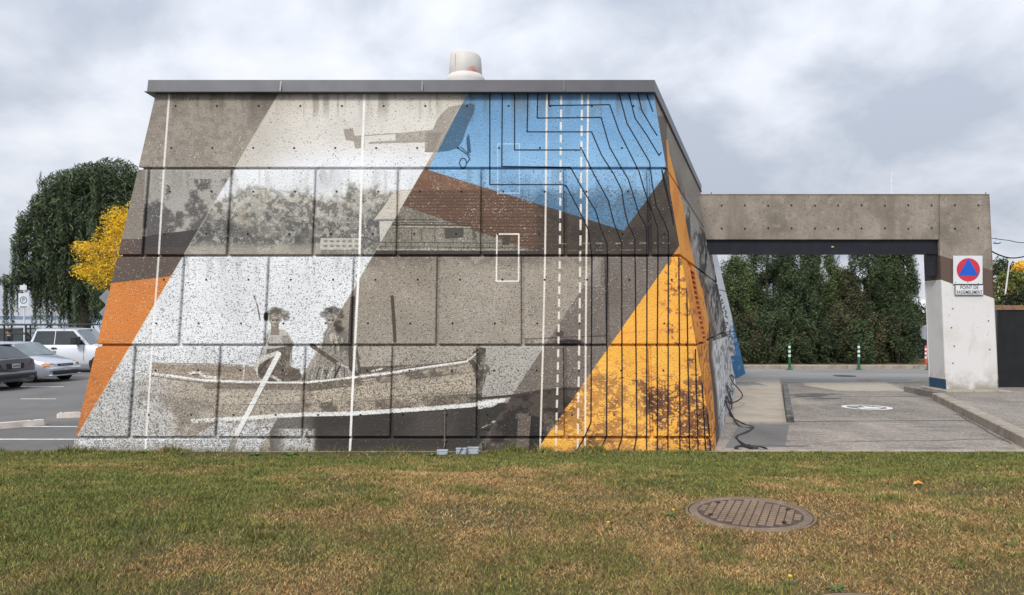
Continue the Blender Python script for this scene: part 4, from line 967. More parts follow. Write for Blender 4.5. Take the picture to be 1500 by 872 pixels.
# raised island with kerb on the right, carrying the pillar
kb = [gp_(1364, 585), gp_(1500, 657)]; kd = (Vector(kb[1])-Vector(kb[0])).normalized(); k0 = Vector(kb[0]); k1 = k0+kd*((k0.y-12.55)/abs(kd.y))
H_K = .18
isl = MB(); kn = Vector((-kd.y, kd.x));  kn = kn if kn.x > 0 else -kn
KW = .30
i0, i1 = k0+kn*KW, k1+kn*KW
def iz(y, h): return gz(y)+h
poly = [(i1.x, i1.y), (40, i1.y), (40, 23.6), (i0.x+.1, 23.6), (i0.x, i0.y)]
isl.ring([[(x, y, iz(y, -.05)) for x, y in poly], [(x, y, iz(y, H_K-.012)) for x, y in poly]])
o = isl.build('side_pavement', M_ASPH); o['kind'] = 'structure'
# kerb stones cast in lengths
nk = 5
kt = thing('island_kerb', 'weathered concrete kerb running from the pillar foot towards the lawn', 'kerb', (k0.x, k0.y, gz(k0.y)))
for i in range(nk):
    a = k0+(k1-k0)*(i/nk)+kd*.006; b = k0+(k1-k0)*((i+1)/nk)-kd*.006; lo = []
    for c in (a, b):
        z = gz(c.y); e0 = c; e1 = c+kn*KW
        lo.append([(e0.x, e0.y, z-.05), (e1.x, e1.y, z-.05), (e1.x, e1.y, z+H_K-.002), (e0.x+kn.x*.05, e0.y+kn.y*.05, z+H_K+.002), (e0.x+kn.x*.02, e0.y+kn.y*.02, z+H_K-.015)])
    MB().ring(lo).build('kerb_stone', M_KERB, kt)
# plinth under the pillar
a = at(1378, 577, DP-.35)
tag(MB().box(P2(1374, 0)[0], P2(1468, 0)[0], DP-.45, DP+.95, gz(DP), gz(DP)+H_K+.05, .02).build('pillar_plinth', M_KERB), 'low concrete plinth at the foot of the white pillar', 'plinth')

# far kerb and verge in front of the hedge
vk = MB(); zk = gz(40)
for i in range(9):
    x0_ = 9+i*3.0; tag(MB().box(x0_+.01, x0_+2.99, RD1, RD1+.32, zk-.05, zk+.17, .02).build('kerb_stone', M_KERB), None, None)
ks = [o for o in bpy.data.objects if o.name.startswith('kerb_stone') and o.parent is None]
fk = thing('far_kerb', 'long pale concrete kerb in front of the tall dark hedge', 'kerb', (20, RD1, zk))
for o in ks:
    o.parent = fk; o.data.transform(Matrix.Translation(-fk.location))
ve = MB(); ve.box(4, 60, RD1+.32, 57, zk-.05, zk+.10); o = ve.build('verge', M_EARTH); o['kind'] = 'structure'

# thin concrete edging between lawn and driveway
ed = thing('lawn_edging', 'thin pale concrete edging between the lawn and the driveway', 'edging', (8, 12.3, 0))
for i in range(10): MB().box(3.62+i*1.25, 3.62+i*1.25+1.235, 12.26, 12.40, -.08, .035, .008).build('edging_stone', M_KERB, ed)

# ---------------------------------------------------------------- lawn
def lawn_h(x, D):
    z = lawn_h0(x, D)
    for c, r in ((MHC, .62), (MH2, .5)):
        k = np.clip((np.hypot(x-c[0], D-c[1])-r)/.35, 0, 1); z = z*k+(float(lawn_h0(np.float64(c[0]), np.float64(c[1])))-.004)*(1-k)
    return z
MHC = (at(1098, 748, 6.0).x, 6.0)          # manhole centres
MH2 = (at(1284, 0, 3.80).x, 3.80)
def lawn_h0(x, D):
    b = np.interp(D, [-20, 0, 4, 6.4, 7, 8, 9, 10, 11, 11.8, 12.3, 13], [.66, .66, .70, .665, .62, .53, .40, .255, .115, .045, .02, .0])
    und = .035*np.sin(x*.9+1.3)*np.sin(D*.8+.4)+.022*np.sin(x*2.1+D*1.4)
    return b+und*np.clip((11.6-D)/3, 0, 1)
M_SOIL = layered('lawn_soil', srgb(92, 78, 52), [(srgb(72, 76, 42), .55, .38, .62, .9, None), (srgb(112, 90, 62), .9, .5, .7, .7, None), (srgb(48, 42, 28), 22, .5, .65, .8, None), (srgb(120, 100, 70), 60, .55, .68, .6, None)], .95, .9, 60, .02)
xs = np.arange(-22, 22.01, .22); ysd = np.concatenate([np.arange(-8, 3, 1.0), np.arange(3, 12.31, .11)])
XX, YY = np.meshgrid(xs, ysd); V = np.stack([XX, YY, lawn_h(XX, YY)], -1).reshape(-1, 3); V[:, 2] += 0
idx = np.arange(len(xs)*len(ysd)).reshape(len(ysd), len(xs)); F = np.stack([idx[:-1, :-1], idx[:-1, 1:], idx[1:, 1:], idx[1:, :-1]], -1).reshape(-1, 4)
o = np_mesh('lawn', V, F, M_SOIL); o['kind'] = 'structure'
def vnoise(x, y, s, seed):
    r = np.random.RandomState(seed).rand(256, 256); fx, fy = x/s+77, y/s+55; ix, iy = np.floor(fx).astype(int), np.floor(fy).astype(int)
    tx, ty = fx-ix, fy-iy; tx = tx*tx*(3-2*tx); ty = ty*ty*(3-2*ty); g = lambda a, b: r[b % 256, a % 256]
    return (g(ix, iy)*(1-tx)+g(ix+1, iy)*tx)*(1-ty)+(g(ix, iy+1)*(1-tx)+g(ix+1, iy+1)*tx)*ty
def fbm2(x, y, s, seed, o=4): return sum(vnoise(x, y, s/2**k, seed+k)*.5**k for k in range(o))/sum(.5**k for k in range(o))

mhc, mh2 = MHC, MH2
def grass():
    rs = np.random.RandomState(11); parts = []
    for (d0, d1, dens) in ((3.9, 5.2, 14000), (5.2, 6.6, 10500), (6.6, 8.4, 6800), (8.4, 10.4, 4000), (10.4, 12.32, 3200)):
        hw = .72*d1+1.5; n = int((d1-d0)*2*hw*dens); x = rs.uniform(-hw, hw, n); y = rs.uniform(d0, d1, n)
        k = np.abs(x) < .71*y+1.4; parts.append((x[k], y[k]))
    x = np.concatenate([p[0] for p in parts]); y = np.concatenate([p[1] for p in parts])
    # dry or green: patches, drier to the right and in the middle, greener by the wall
    dry = fbm2(x, y*.55, 1.5, 21)*.55+fbm2(x, y, .35, 31)*.45
    dry += .10*np.clip((x+1)/5, -1, 1)*np.clip((9.5-y)/3, 0, 1)+.05*np.clip((8-y)/3, -.5, 1)-.14*np.clip((y-9.3)/1.6, 0, 1)+.22*(fbm2(x, y*.5, 3.2, 88, 2)-.5)
    dry += .10*np.exp(-((x+4.2)/1.7)**2-((y-8.6)/.9)**2)+.08*np.exp(-((x+.5)/2)**2-((y-6.0)/.7)**2)
    bare = fbm2(x, y*.6, .6, 47); keep = rs.rand(len(x)) < np.clip(1.25-np.clip((bare-.58)*9, 0, .8), .15, 1)
    keep &= np.hypot(x-mhc[0], y-mhc[1]) > .495+.03*np.sin(7*np.arctan2(y-mhc[1], x-mhc[0]))
    keep &= np.hypot(x-mh2[0], y-mh2[1]) > .40
    keep &= ~((y > 12.13) & (x > 3.2))
    keep &= ~((x > -5.2) & (x < -1.2) & (y > 11.3+.5*fbm2(x, y*0, .8, 91)) & (rs.rand(len(x)) < .88))
    x, y, dry = x[keep], y[keep], dry[keep]; n = len(x)
    t = np.clip((dry-.452)/.20+rs.normal(0, .42, n), 0, 1)
    tuft = fbm2(x, y, .16, 61, 2)
    hgt = (.012+.017*rs.rand(n))*(1.15-.35*t)*(1+.9*np.clip((tuft-.62)*5, 0, 1)*(t < .45))*(1+.35*np.clip((y-11.4)/.7, 0, 1)*vnoise(x, y, .4, 5)*2)*np.where((x > -1.35) & (x < -.4) & (y > 11.5), .35, 1)
    hgt *= np.interp(y, [4, 10.8, 11.8], [1, 1.35, .95])
    hgt *= 1+2.6*np.clip((y-12.0)/.2, 0, 1)*np.clip((vnoise(x, y*0, .28, 9)-.5)*4, 0, 1)*((x < -1.5) | (x > -.3))*(x < 3.1)*(.4+rs.rand(n))
    wd = (.0014+.0011*rs.rand(n))*np.interp(y, [4, 7, 12], [1, 1.4, 2.4])
    an = rs.rand(n)*6.283; lean = hgt*(.35+.9*rs.rand(n)+.5*t); la = rs.rand(n)*6.283
    z = lawn_h(x, y)-.004
    B = np.stack([x, y, z], -1); du = np.stack([np.cos(an), np.sin(an), 0*an], -1)*wd[:, None]
    tip = B+np.stack([np.cos(la)*lean, np.sin(la)*lean, hgt], -1)
    mid = B+np.stack([np.cos(la)*lean*.35, np.sin(la)*lean*.35, hgt*.62], -1)
    V = np.stack([B-du, B+du, mid+du*.7, tip, mid-du*.7], 1).reshape(-1, 3)
    base = np.arange(n)[:, None]*5
    F1 = base+np.array([[0, 1, 2, 4]]); F2 = base+np.array([[4, 2, 3, 3]])
    g = np.array([srgb(98, 108, 52)[:3], srgb(116, 124, 64)[:3], srgb(76, 90, 46)[:3], srgb(144, 138, 74)[:3]]); d = np.array([srgb(184, 150, 100)[:3], srgb(166, 124, 78)[:3], srgb(206, 176, 124)[:3], srgb(142, 104, 66)[:3]])
    c = g[rs.randint(0, 4, n)]*(1-t[:, None])+d[rs.randint(0, 4, n)]*t[:, None]; c = c*(.5+.8*rs.rand(n))[:, None]*1.06*(.72+.5*np.clip(fbm2(x, y, .22, 77, 3), 0, 1))[:, None]
    col = np.repeat(c, 5, 0)
    # quads plus a tip triangle
    me = bpy.data.meshes.new('grass'); me.vertices.add(len(V)); me.vertices.foreach_set('co', V.astype(np.float32).ravel())
    li = np.concatenate([base+np.array([[0, 1, 2, 4]]), base+np.array([[4, 2, 3]])], 1).astype(np.int32)   # 7 loops per blade
    me.loops.add(n*7); me.loops.foreach_set('vertex_index', li.ravel()); me.polygons.add(n*2)
    st = (np.arange(n)[:, None]*7+np.array([[0, 4]])).astype(np.int32); me.polygons.foreach_set('loop_start', st.ravel()); me.update(calc_edges=True)
    a = me.color_attributes.new('tint', 'FLOAT_COLOR', 'POINT'); cc = np.ones((len(V), 4), np.float32); cc[:, :3] = col; a.data.foreach_set('color', cc.ravel())
    m = mat('grass_blade', (1, 1, 1), .75, attr='tint', spec=.25); o = link_mesh('grass', me, m); tag(o, 'short patchy lawn grass, green by the wall and dry brown nearer', 'grass', kind='stuff'); print('blades', n)
grass()
M_LEAF = mat('leaf', (1, 1, 1), .65, attr='tint', spec=.3)
# (weeds follow)
# weeds: leafy rosettes, some in flower, one fallen leaf
def weed(x, y, s, flower=False, lab=None, seed=0):
    r = random.Random(seed); z = float(lawn_h(np.float64(x), np.float64(y)))
    t = thing('weed', lab, 'weed', (x, y, z), 0, 'leafy weeds in the lawn')
    m = MB()
    for k in range(16):
        a = r.uniform(0, 6.28); ln = s*r.uniform(.6, 1.1); w_ = ln*.16; up = r.uniform(.25, .9)*ln*.55
        c, sn = math.cos(a), math.sin(a); P = lambda d, o, h: (x+c*d-sn*o, y+sn*d+c*o, z+h)
        m.add([P(.01, 0, .004), P(ln*.5, -w_, up*.8), P(ln, 0, up*.7), P(ln*.5, w_, up*.8)], [(0, 1, 2, 3)])
    m.build('leaves', M_WEED, t)
    if flower:
        f = MB(); f.tube([(x, y, z), (x+.005, y-.01, z+.06)], .0025, 5); f.build('stem', M_WEED, t)
        f = MB(); f.lathe([(.002, .05), (.011, .058), (.010, .064), (.003, .066)], (x+.005, y-.01, z), 10); f.build('flower', M_DAND, t)
M_WEED = mat('weed_green', srgb(84, 112, 50), .6, srgb(62, 88, 40), 20); M_DAND = mat('dandelion', srgb(240, 205, 40), .7)
wl = [(212, 664, .13, False, 'leftmost ragged green weed growing against the mural wall'), (262, 666, .10, False, 'ragged weed at the wall foot left of the white ruled line'), (372, 668, .12, False, 'green weed on bare soil under the boat stern'), (425, 668, .14, False, 'broad leafy weed at the wall foot under the paddle'), (452, 670, .08, False, 'small weed at the wall foot right of the paddle'), (632, 668, .09, False, 'yellowish weed just left of the small junction box'), (985, 757, .09, True, 'flowering dandelion at the left edge of the manhole cover'), (1030, 772, .08, False, 'low green weed in front-left of the manhole cover'), (890, 776, .07, True, 'small yellow-flowered weed in dry grass left of the manhole'),
      (1306, 790, .09, False, 'bright green weed clump in brown grass right of the manhole'), (1400, 832, .08, False, 'green weed clump near the lower right corner'), (1155, 858, .07, True, 'yellow-flowered weed at the bottom edge below the manhole'),
      (1225, 866, .09, False, 'pale green weed touching the second manhole at the bottom'), (1430, 690, .05, True, 'tiny yellow-flowered weed in the green grass on the right'), (1260, 693, .12, False, 'taller dark green tuft of weed before the driveway'),
      (30, 748, .09, False, 'grey-green weed near the left edge of the lawn'), (1480, 800, .08, False, 'leafy weed by the right edge of the lawn'), (940, 768, .06, False, 'small weed in the dry patch left of the manhole')]
def lawn_pt(px, py):
    lo, hi = 3.0, 12.2
    for _ in range(40):
        md = (lo+hi)/2; x = (px-750)/1100*md; y_ = 462+1100*(EYE-float(lawn_h(np.float64(x), np.float64(md))))/md
        if y_ > py: lo = md
        else: hi = md
    return (px-750)/1100*md, md
for i, (px, py, s, fl, lab) in enumerate(wl):
    x, y = lawn_pt(px, py); weed(x, y, s*(.75 if py > 675 else 1.1), fl, lab, i)
x, y = lawn_pt(1345, 713); z = float(lawn_h(np.float64(x), np.float64(y)))+.02
lf = MB(); lf.add([(x-.05, y, z), (x-.01, y-.03, z+.02), (x+.05, y-.01, z+.01), (x+.02, y+.03, z+.035), (x-.02, y+.04, z+.02)], [(0, 1, 2), (0, 2, 3), (0, 3, 4)])
tag(lf.build('fallen_leaf', mat('dry_leaf', srgb(214, 150, 70), .7, srgb(170, 110, 50), 30)), 'single orange fallen leaf lying on the green grass', 'leaf')

# ---------------------------------------------------------------- manhole covers
M_IRON = layered('rusty_iron', srgb(124, 106, 88), [(srgb(98, 84, 70), 3, .4, .7, .8, None), (srgb(156, 138, 118), 9, .52, .75, .7, None), (srgb(78, 62, 58), 24, .56, .7, .7, None), (srgb(150, 98, 76), 5, .6, .75, .6, None)], .7, .6, 90, .004)
M_IRONP = layered('worn_iron', srgb(138, 118, 98), [(srgb(110, 94, 78), 6, .4, .7, .8, None), (srgb(168, 150, 130), 30, .52, .75, .6, None)], .6, .4, 90, .003)
M_GAP = mat('gap_dark', srgb(44, 36, 32), .95, srgb(30, 25, 22), 20); M_FLOOR = mat('tread_shade', srgb(86, 68, 60), .95, srgb(58, 46, 42), 24)  # tread floor painted dark as shade between raised squares; gap plainly dark
def manhole(cx_, cy_, s, label, rz, tilt):
    z = float(lawn_h(np.float64(cx_), np.float64(cy_)))+.012
    t = thing('manhole_cover', label, 'manhole cover', (cx_, cy_, z), 0, 'round iron manhole covers in the lawn'); t.rotation_euler = (tilt, 0, rz)
    k = s
    MB().lathe([(.50*k, -.06), (.50*k, .000), (.494*k, .005), (.486*k, .005), (.481*k, .001), (.481*k, -.03)], (0, 0, 0), 72).build('frame', M_IRON, t, True, local=True)
    MB().lathe([(.482*k, -.035), (.482*k, -.020), (.01, -.022)], (0, 0, 0), 48).build('gap', M_GAP, t, local=True)
    MB().lathe([(.470*k, -.03), (.470*k, .000), (.464*k, .004), (.450*k, .004), (.447*k, .001), (.38*k, .0015), (.01, .0015)], (0, 0, 0), 72).build('lid', M_IRON, t, True, local=True)
    MB().lathe([(.408*k, .001), (.408*k, .0024), (.01, .0024)], (0, 0, 0), 40).build('tread_floor', M_FLOOR, t, local=True)
    m = MB(); p_ = .060*k; w_ = .047*k
    for i in range(-7, 8):
        for j in range(-7, 8):
            x, y = i*p_, j*p_*1.0
            if math.hypot(x, y) > .378*k: continue
            o = w_/2; q = .006*k
            # a raised square rim with a sunken middle
            v_ = o*.80; a = [(x-o, y-v_), (x+o, y-v_), (x+o, y+v_), (x-o, y+v_)]; b = [(x-o+q, y-v_+q), (x+o-q, y-v_+q), (x+o-q, y+v_-q), (x-o+q, y+v_-q)]
            m.ring([[(u, v, .001) for u, v in a], [(u, v, 0.0075) for u, v in a], [(u, v, 0.0075) for u, v in b], [(u, v, .004) for u, v in b]], cap=False)
            m.add([(u, v, .004) for u, v in b], [(0, 1, 2, 3)])
    o = m.build('tread', M_IRONP, t, local=True); o['kind'] = 'stuff'
    for a in (35, 145, 215, 325):
        MB().lathe([(.020*k, .009), (.020*k, .0115), (.004, .0115)], (.335*k*math.cos(R(a)), .335*k*math.sin(R(a)), 0), 12).build('pick_hole', M_GAP, t, local=True)
manhole(mhc[0], mhc[1], 1.0, 'round rusty iron manhole cover with grid tread lying in the lawn', R(-24), R(.8))
manhole(mh2[0], mh2[1], .72, 'second iron manhole cover, only its rim showing at the bottom edge of the view', R(10), 0)

# ---------------------------------------------------------------- junction boxes, conduit and cable at the wall foot
M_PVC = mat('grey_pvc', srgb(176, 184, 194), .5, srgb(158, 166, 178), 10); M_COND = mat('painted_conduit', srgb(112, 100, 90), .6, srgb(84, 76, 68), 12)
def jbox(px0, px1, py0, py1, D, label):
    a, b = at(px0, py1, D), at(px1, py0, D); t = thing('junction_box', label, 'junction box', ((a.x+b.x)/2, D, a.z), 0, 'junction boxes at the foot of the mural wall')
    MB().box(a.x, b.x, D, D+.10, a.z-.02, b.z-.012, .008).build('housing', M_PVC, t); MB().box(a.x-.006, b.x+.006, D-.006, D+.106, b.z-.012, b.z, .004).build('lid', M_PVC, t)
    for x in (a.x+.02, b.x-.02): MB().lathe([(.007, 0), (.007, -.004)], (x, D-.006, (a.z+b.z)/2), 8, 'y').build('screw', M_COND, t)
    return t
jb = jbox(640, 655.5, 660, 670, 11.9, 'small grey junction box under the vertical conduit')
jbox(668, 683, 657.5, 669, 11.95, 'middle grey junction box with a black cable across it'); jbox(685, 701, 656, 667, 12.0, 'rightmost grey junction box, set slightly higher')
cd = []
for y in (598, 620, 640, 652): cd.append(fp((652.5-750)/1100*12.6, zrow(y), .025))
cd.append(fp((651-750)/1100*12.5, .05, .06)); v = at(648, 664, 12.0); cd.append((v.x, 12.02, .10))
tg = thing('wall_conduit', 'thin painted conduit rising up the dark painted hull from the grass', 'conduit', cd[-1])
MB().tube(cd, .014, 8).build('pipe', M_COND, tg, True)
for z in (cd[0][2]-.08, cd[2][2]-.05): MB().box(cd[0][0]-.03, cd[0][0]+.03, Dfront(z)-.045, Dfront(z)-.004, z-.012, z+.012, .003).build('clamp', M_COND, tg)
def smooth(pts, n=10):
    P = [Vector(p) for p in pts]; o = []
    for i in range(len(P)-1):
        p0, p1, p2, p3 = P[max(i-1, 0)], P[i], P[i+1], P[min(i+2, len(P)-1)]
        for k in range(n):
            t = k/n; o.append(.5*((2*p1)+(-p0+p2)*t+(2*p0-5*p1+4*p2-p3)*t*t+(-p0+3*p1-3*p2+p3)*t**3))
    o.append(P[-1]); return o
def wire(name, pts, r, m, parent=None): return MB().tube(smooth(pts), r, 6).build(name, m, parent, True)
def gpt(px, py, dz=.012): x, y = gp_(px, py); return (x, y, gz(y)+dz)
def wpt(D, z, o=.03): return (Xside(D, z, o), D, z)
cb = thing('cable_tangle', 'tangled black cable running down the painted wall and coiled on the asphalt', 'cable', gpt(1095, 655))
wire('cable_strand', [wpt(23, .35), wpt(21.5, .55), wpt(20, .5, .1), (wpt(19.2, .2, .35)), wpt(18.4, .1, .08), wpt(17.6, .35), wpt(16.8, .15, .08), gpt(1083, 625), gpt(1101, 628), gpt(1095, 634), gpt(1080, 640), gpt(1085, 650), gpt(1098, 658), gpt(1122, 660), gpt(1118, 656.5), gpt(1100, 655), gpt(1078, 656), gpt(1082, 662), gpt(1105, 663), gpt(1108, 659), gpt(1088, 655)], .016, M_BLACK, cb)
wire('cable_strand', [wpt(20, .25), wpt(18.5, .5), wpt(17.2, .2, .15), wpt(16.6, .05, .1), gpt(1090, 622), gpt(1104, 627), gpt(1088, 636), gpt(1078, 642), gpt(1096, 655), gpt(1110, 657.5), gpt(1100, 661.5), gpt(1080, 659), gpt(1086, 653.5), gpt(1099, 653)], .014, M_BLACK, cb)
wire('cable_strand', [wpt(21, .12), wpt(19, .3, .05), wpt(18, .12, .12), wpt(17, .3, .03), gpt(1080, 622)], .013, M_BLACK, cb)
v1 = at(700, 655, 12.2); 
tag(MB().tube(smooth([(at(671, 0, 11.93).x, 11.93, .02), (at(678, 0, 11.93).x, 11.93, .16), (at(688, 0, 11.96).x, 11.96, .22), (at(700, 0, 12.2).x, 12.2, .35), fp(at(716, 0, 12.5).x, .36, .01)]), .007, 6).build('thin_cable', M_BLACK, None, True), 'thin black cable crossing the grey junction boxes to the wall', 'cable')
# ---------------------------------------------------------------- bollards, fence, signs, poles
zg_ = gz(30)
M_GREEN = mat('bollard_green', srgb(20, 106, 66), .5, srgb(16, 90, 56), 6); M_REFL = mat('white_band', srgb(226, 230, 228), .4); M_ORANGE = mat('bollard_orange', srgb(214, 88, 58), .5, srgb(196, 76, 50), 6)
def bollard(px, D, m, label, h=1.17, base=True):
    x = (px-750)/1100*D; t = thing('bollard', label, 'bollard', (x, D, zg_), 0, 'flexible bollards along the far road edge')
    MB().lathe([(.15, 0), (.15, .02), (.12, .035), (.06, .06)], (x, D, zg_+.004), 20).build('foot', m, t, True)
    MB().lathe([(.055, .05), (.05, .15), (.05, h-.04), (.04, h), (.01, h+.005)], (x, D, zg_+.004), 16).build('post', m, t, True)
    for k in range(3):
        z = h-.12-k*.19; MB().lathe([(.052, z-.10), (.054, z-.098), (.054, z-.002), (.052, z)], (x, D, zg_+.004), 16).build('reflective_band', M_REFL, t, True)
bollard(1156.5, 33.0, M_GREEN, 'green bollard with white bands, left one in the portal opening')
bollard(1258, 33.0, M_GREEN, 'green bollard with white bands in the middle of the portal opening')
bollard(1360.5, 33.0, M_GREEN, 'green bollard with white bands beside the inner edge of the pillar')
bollard(1356.2, 34.6, M_ORANGE, 'orange bollard with white bands behind the rightmost green bollard', 1.0)
M_GSIGN = mat('sign_back', srgb(170, 174, 180), .5, srgb(150, 156, 164), 4, metal=.2); M_POST = mat('steel_post', srgb(150, 150, 150), .5, metal=.4); M_POSTD = mat('dark_post', srgb(60, 58, 58), .6)
D = 36.0; v = at(1358, 487, D); t = thing('round_sign', 'grey back of a round road sign by the pillar edge', 'sign', (v.x, D, zg_+.1))
MB().lathe([(.38, 0), (.38, .012)], (v.x, D, v.z), 8, 'y').build('plate', M_GSIGN, t); MB().tube([(v.x, D-.04, zg_), (v.x, D-.04, v.z+.5)], .03, 8).build('post', mat('white_post', srgb(214, 214, 214), .5), t, True)
# green netting fence, low white building and mast behind the hedge's right end
M_NET = mat('green_netting', srgb(32, 48, 48), .9, srgb(22, 36, 36), 4)
t = thing('netting_fence', 'dark green netting fence at the right end of the hedge', 'fence', (22, 40, zg_)); a, b = at(1326, 480, 40), at(1400, 480, 40)
MB().box(a.x, b.x, 40, 40.04, zg_, a.z).build('netting', M_NET, t)
for px in (1326, 1343, 1363, 1385): x = at(px, 0, 39.95).x; MB().tube([(x, 39.95, zg_), (x, 39.95, a.z+.12)], .04, 8).build('post', M_POSTD, t, True)
t = thing('low_building', 'low pale building with dark blue eaves seen between hedge and pillar', 'building', (27, 52, zg_)); D = 52
a, b = at(1325, 459, D), at(1500, 481, D); M_PALE = mat('pale_wall', srgb(190, 190, 182), .8); M_NAVY = mat('navy_trim', srgb(44, 54, 76), .6)
MB().box(a.x, b.x, D, D+6, zg_, a.z-.25, .02).build('wall', M_PALE, t); MB().box(a.x-.3, b.x+.3, D-.5, D+6.3, a.z-.25, a.z+.05, .04).build('eaves', M_NAVY, t)
MB().ring([[(a.x-.3, D-.5, a.z+.05), (b.x+.3, D-.5, a.z+.05), (b.x+.3, D+6.3, a.z+.05), (a.x-.3, D+6.3, a.z+.05)], [(a.x+1, D+2, a.z+1.0), (b.x-1, D+2, a.z+1.0), (b.x-1, D+4, a.z+1.0), (a.x+1, D+4, a.z+1.0)]]).build('roof', mat('white_roof', srgb(214, 216, 220), .5), t)
for k in range(5):
    x = a.x+1.2+k*1.6; w_ = MB().box(x, x+.9, D-.03, D+.02, 1.0, 1.9, .01).build('window_frame', M_PALE, t); MB().box(x+.07, x+.83, D-.045, D-.032, 1.07, 1.83).build('pane', mat('dark_glass', (.02, .025, .03), .1), w_)
def mast(px, D, py0, label, r=.05, spread=0):
    v = at(px, py0, D); t = thing('boat_mast', label, 'mast', (v.x, D, -1.0), 0, 'sailboat masts beyond the hedge')
    MB().tube([(v.x, D, -1.0), (v.x, D, v.z)], r, 8).build('pole', M_WMET, t, True)
    if spread:
        z = -1+(v.z+1)*.72; MB().tube([(v.x-spread, D, z), (v.x+spread, D, z)], .02, 6).build('spreader', M_WMET, t)
        for s in (-1, 1): MB().tube([(v.x+s*spread, D, z), (v.x, D, v.z-.1)], .012, 5).build('stay', M_WMET, t); MB().tube([(v.x+s*spread, D, z), (v.x+s*spread*.9, D, -.2)], .012, 5).build('shroud', M_WMET, t)
M_WMET = mat('white_metal', srgb(216, 220, 222), .4)
mast(1306, 80, 253, 'tall pale sailboat mast showing above the portal beam', .06, .5)
mast(1352.5, 62, 372, 'thin pale mast just left of the pillar', .05, 0)
t = thing('flag_pole', 'leaning white pole among the yellow trees right of the pillar', 'pole', (at(1470, 0, 40).x, 40, zg_)); a, b = at(1470, 450, 40), at(1479.5, 378, 40)
MB().tube([(a.x-.5, 40, zg_), tuple(a), tuple(b)], .045, 8, .035).build('shaft', M_WMET, t, True); MB().lathe([(.02, 0), (.06, .04), (.05, .09), (.01, .11)], (b.x, 40, b.z), 10).build('finial', M_WMET, t, True)
# overhead cables with a lamp
cw = [at(1452, 349, 30), at(1475, 352, 30), at(1520, 356, 30)]; cw2 = [at(1445, 364, 30), at(1462, 373, 30), at(1480, 378, 30), at(1500, 376, 30), at(1525, 368, 30)]
cw = [Vector((c.x, c.y, c.z)) for c in cw]
t = thing('overhead_cable', 'upper thin overhead cable right of the pillar', 'cable', cw[0]); MB().tube(smooth([tuple(c) for c in cw]+[(26, 30, 5.3)]), .015, 6).build('strand', M_BLACK, t, True)
t = thing('overhead_cable', 'lower sagging black cable right of the pillar', 'cable', cw2[0]); MB().tube(smooth([tuple(c) for c in cw2]+[(26, 30, 5.3)]), .028, 6).build('strand', M_BLACK, t, True)
v = at(1460.5, 355, 30); t = thing('hanging_lamp', 'small lamp hanging from the upper overhead cable', 'lamp', v); 
MB().lathe([(.02, .14), (.03, .06), (.13, .03), (.15, -.03), (.10, -.06), (.02, -.07)], v, 16).build('shade', mat('lamp_blue', srgb(170, 184, 206), .4), t, True); MB().tube([(v.x, v.y, v.z+.1), (v.x-.02, v.y, v.z+.18)], .01, 6).build('hook', M_BLACK, t)
# utility pole outside the frame that carries them
t = thing('utility_pole', 'wooden utility pole beyond the dark fence holding the cables', 'pole', (26, 30, zg_)); MB().tube([(26, 30, zg_), (26, 30, 6.0)], .14, 10, .1).build('shaft', mat('pole_wood', srgb(110, 94, 76), .9, bump=.3), t, True)
# black screened fence with wooden rail at right
M_SCR = mat('black_screen', srgb(26, 28, 32), .9, srgb(18, 20, 23), 3, bump=.2); M_RAIL = mat('rail_wood', srgb(140, 108, 84), .85, srgb(110, 84, 64), 9)
DF = 23.2; gF = gz(DF)+.11; fa = at(1459, 449, DF)
t = thing('screened_fence', 'black fabric screened fence with a wooden top rail right of the pillar', 'fence', (fa.x, DF, gF))
for i in range(5):
    x0_ = fa.x+i*2.2; MB().box(x0_+.03, x0_+2.17, DF-.15*i, DF-.15*i+.03, gF, fa.z-.12).build('screen_panel', M_SCR, t)
    MB().box(x0_-.04, x0_+.03, DF-.15*i-.03, DF-.15*i+.06, gF, fa.z-.05, .006).build('post', M_POSTD, t); MB().box(x0_-.04, x0_+2.16, DF-.15*i-.04, DF-.15*i+.09, fa.z-.115, fa.z+.03, .01).build('top_rail', M_RAIL, t)

# ---------------------------------------------------------------- vegetation
def cards(C, size, rs, up=0., asp=.6, flat=None):
    """one leaf quad per centre"""
    n = len(C); a = rs.normal(size=(n, 3)); a /= np.linalg.norm(a, axis=1)[:, None]; a[:, 2] = a[:, 2]*(1-up)-up; a /= np.linalg.norm(a, axis=1)[:, None]
    b = rs.normal(size=(n, 3)); b -= (a*b).sum(1)[:, None]*a; b /= np.linalg.norm(b, axis=1)[:, None]
    s = size*(.6+.8*rs.rand(n))[:, None]; A = a*s; B = b*s*asp
    V = np.stack([C-A, C+B*.5-A*.1, C+A, C-B*.5-A*.1], 1).reshape(-1, 3); F = np.arange(n*4).reshape(-1, 4); return V, F
def tint(n, cols, rs, var=.25):
    cs = np.array([srgb(*c)[:3] for c in cols]); c = cs[rs.randint(0, len(cs), n)]; c = c*(1-var+2*var*rs.rand(n))[:, None]; return np.repeat(c, 4, 0)
M_BARK = mat('bark', srgb(84, 74, 64), .95, srgb(58, 50, 44), 8, bump=.6, stretch=(1, 1, .3)); 
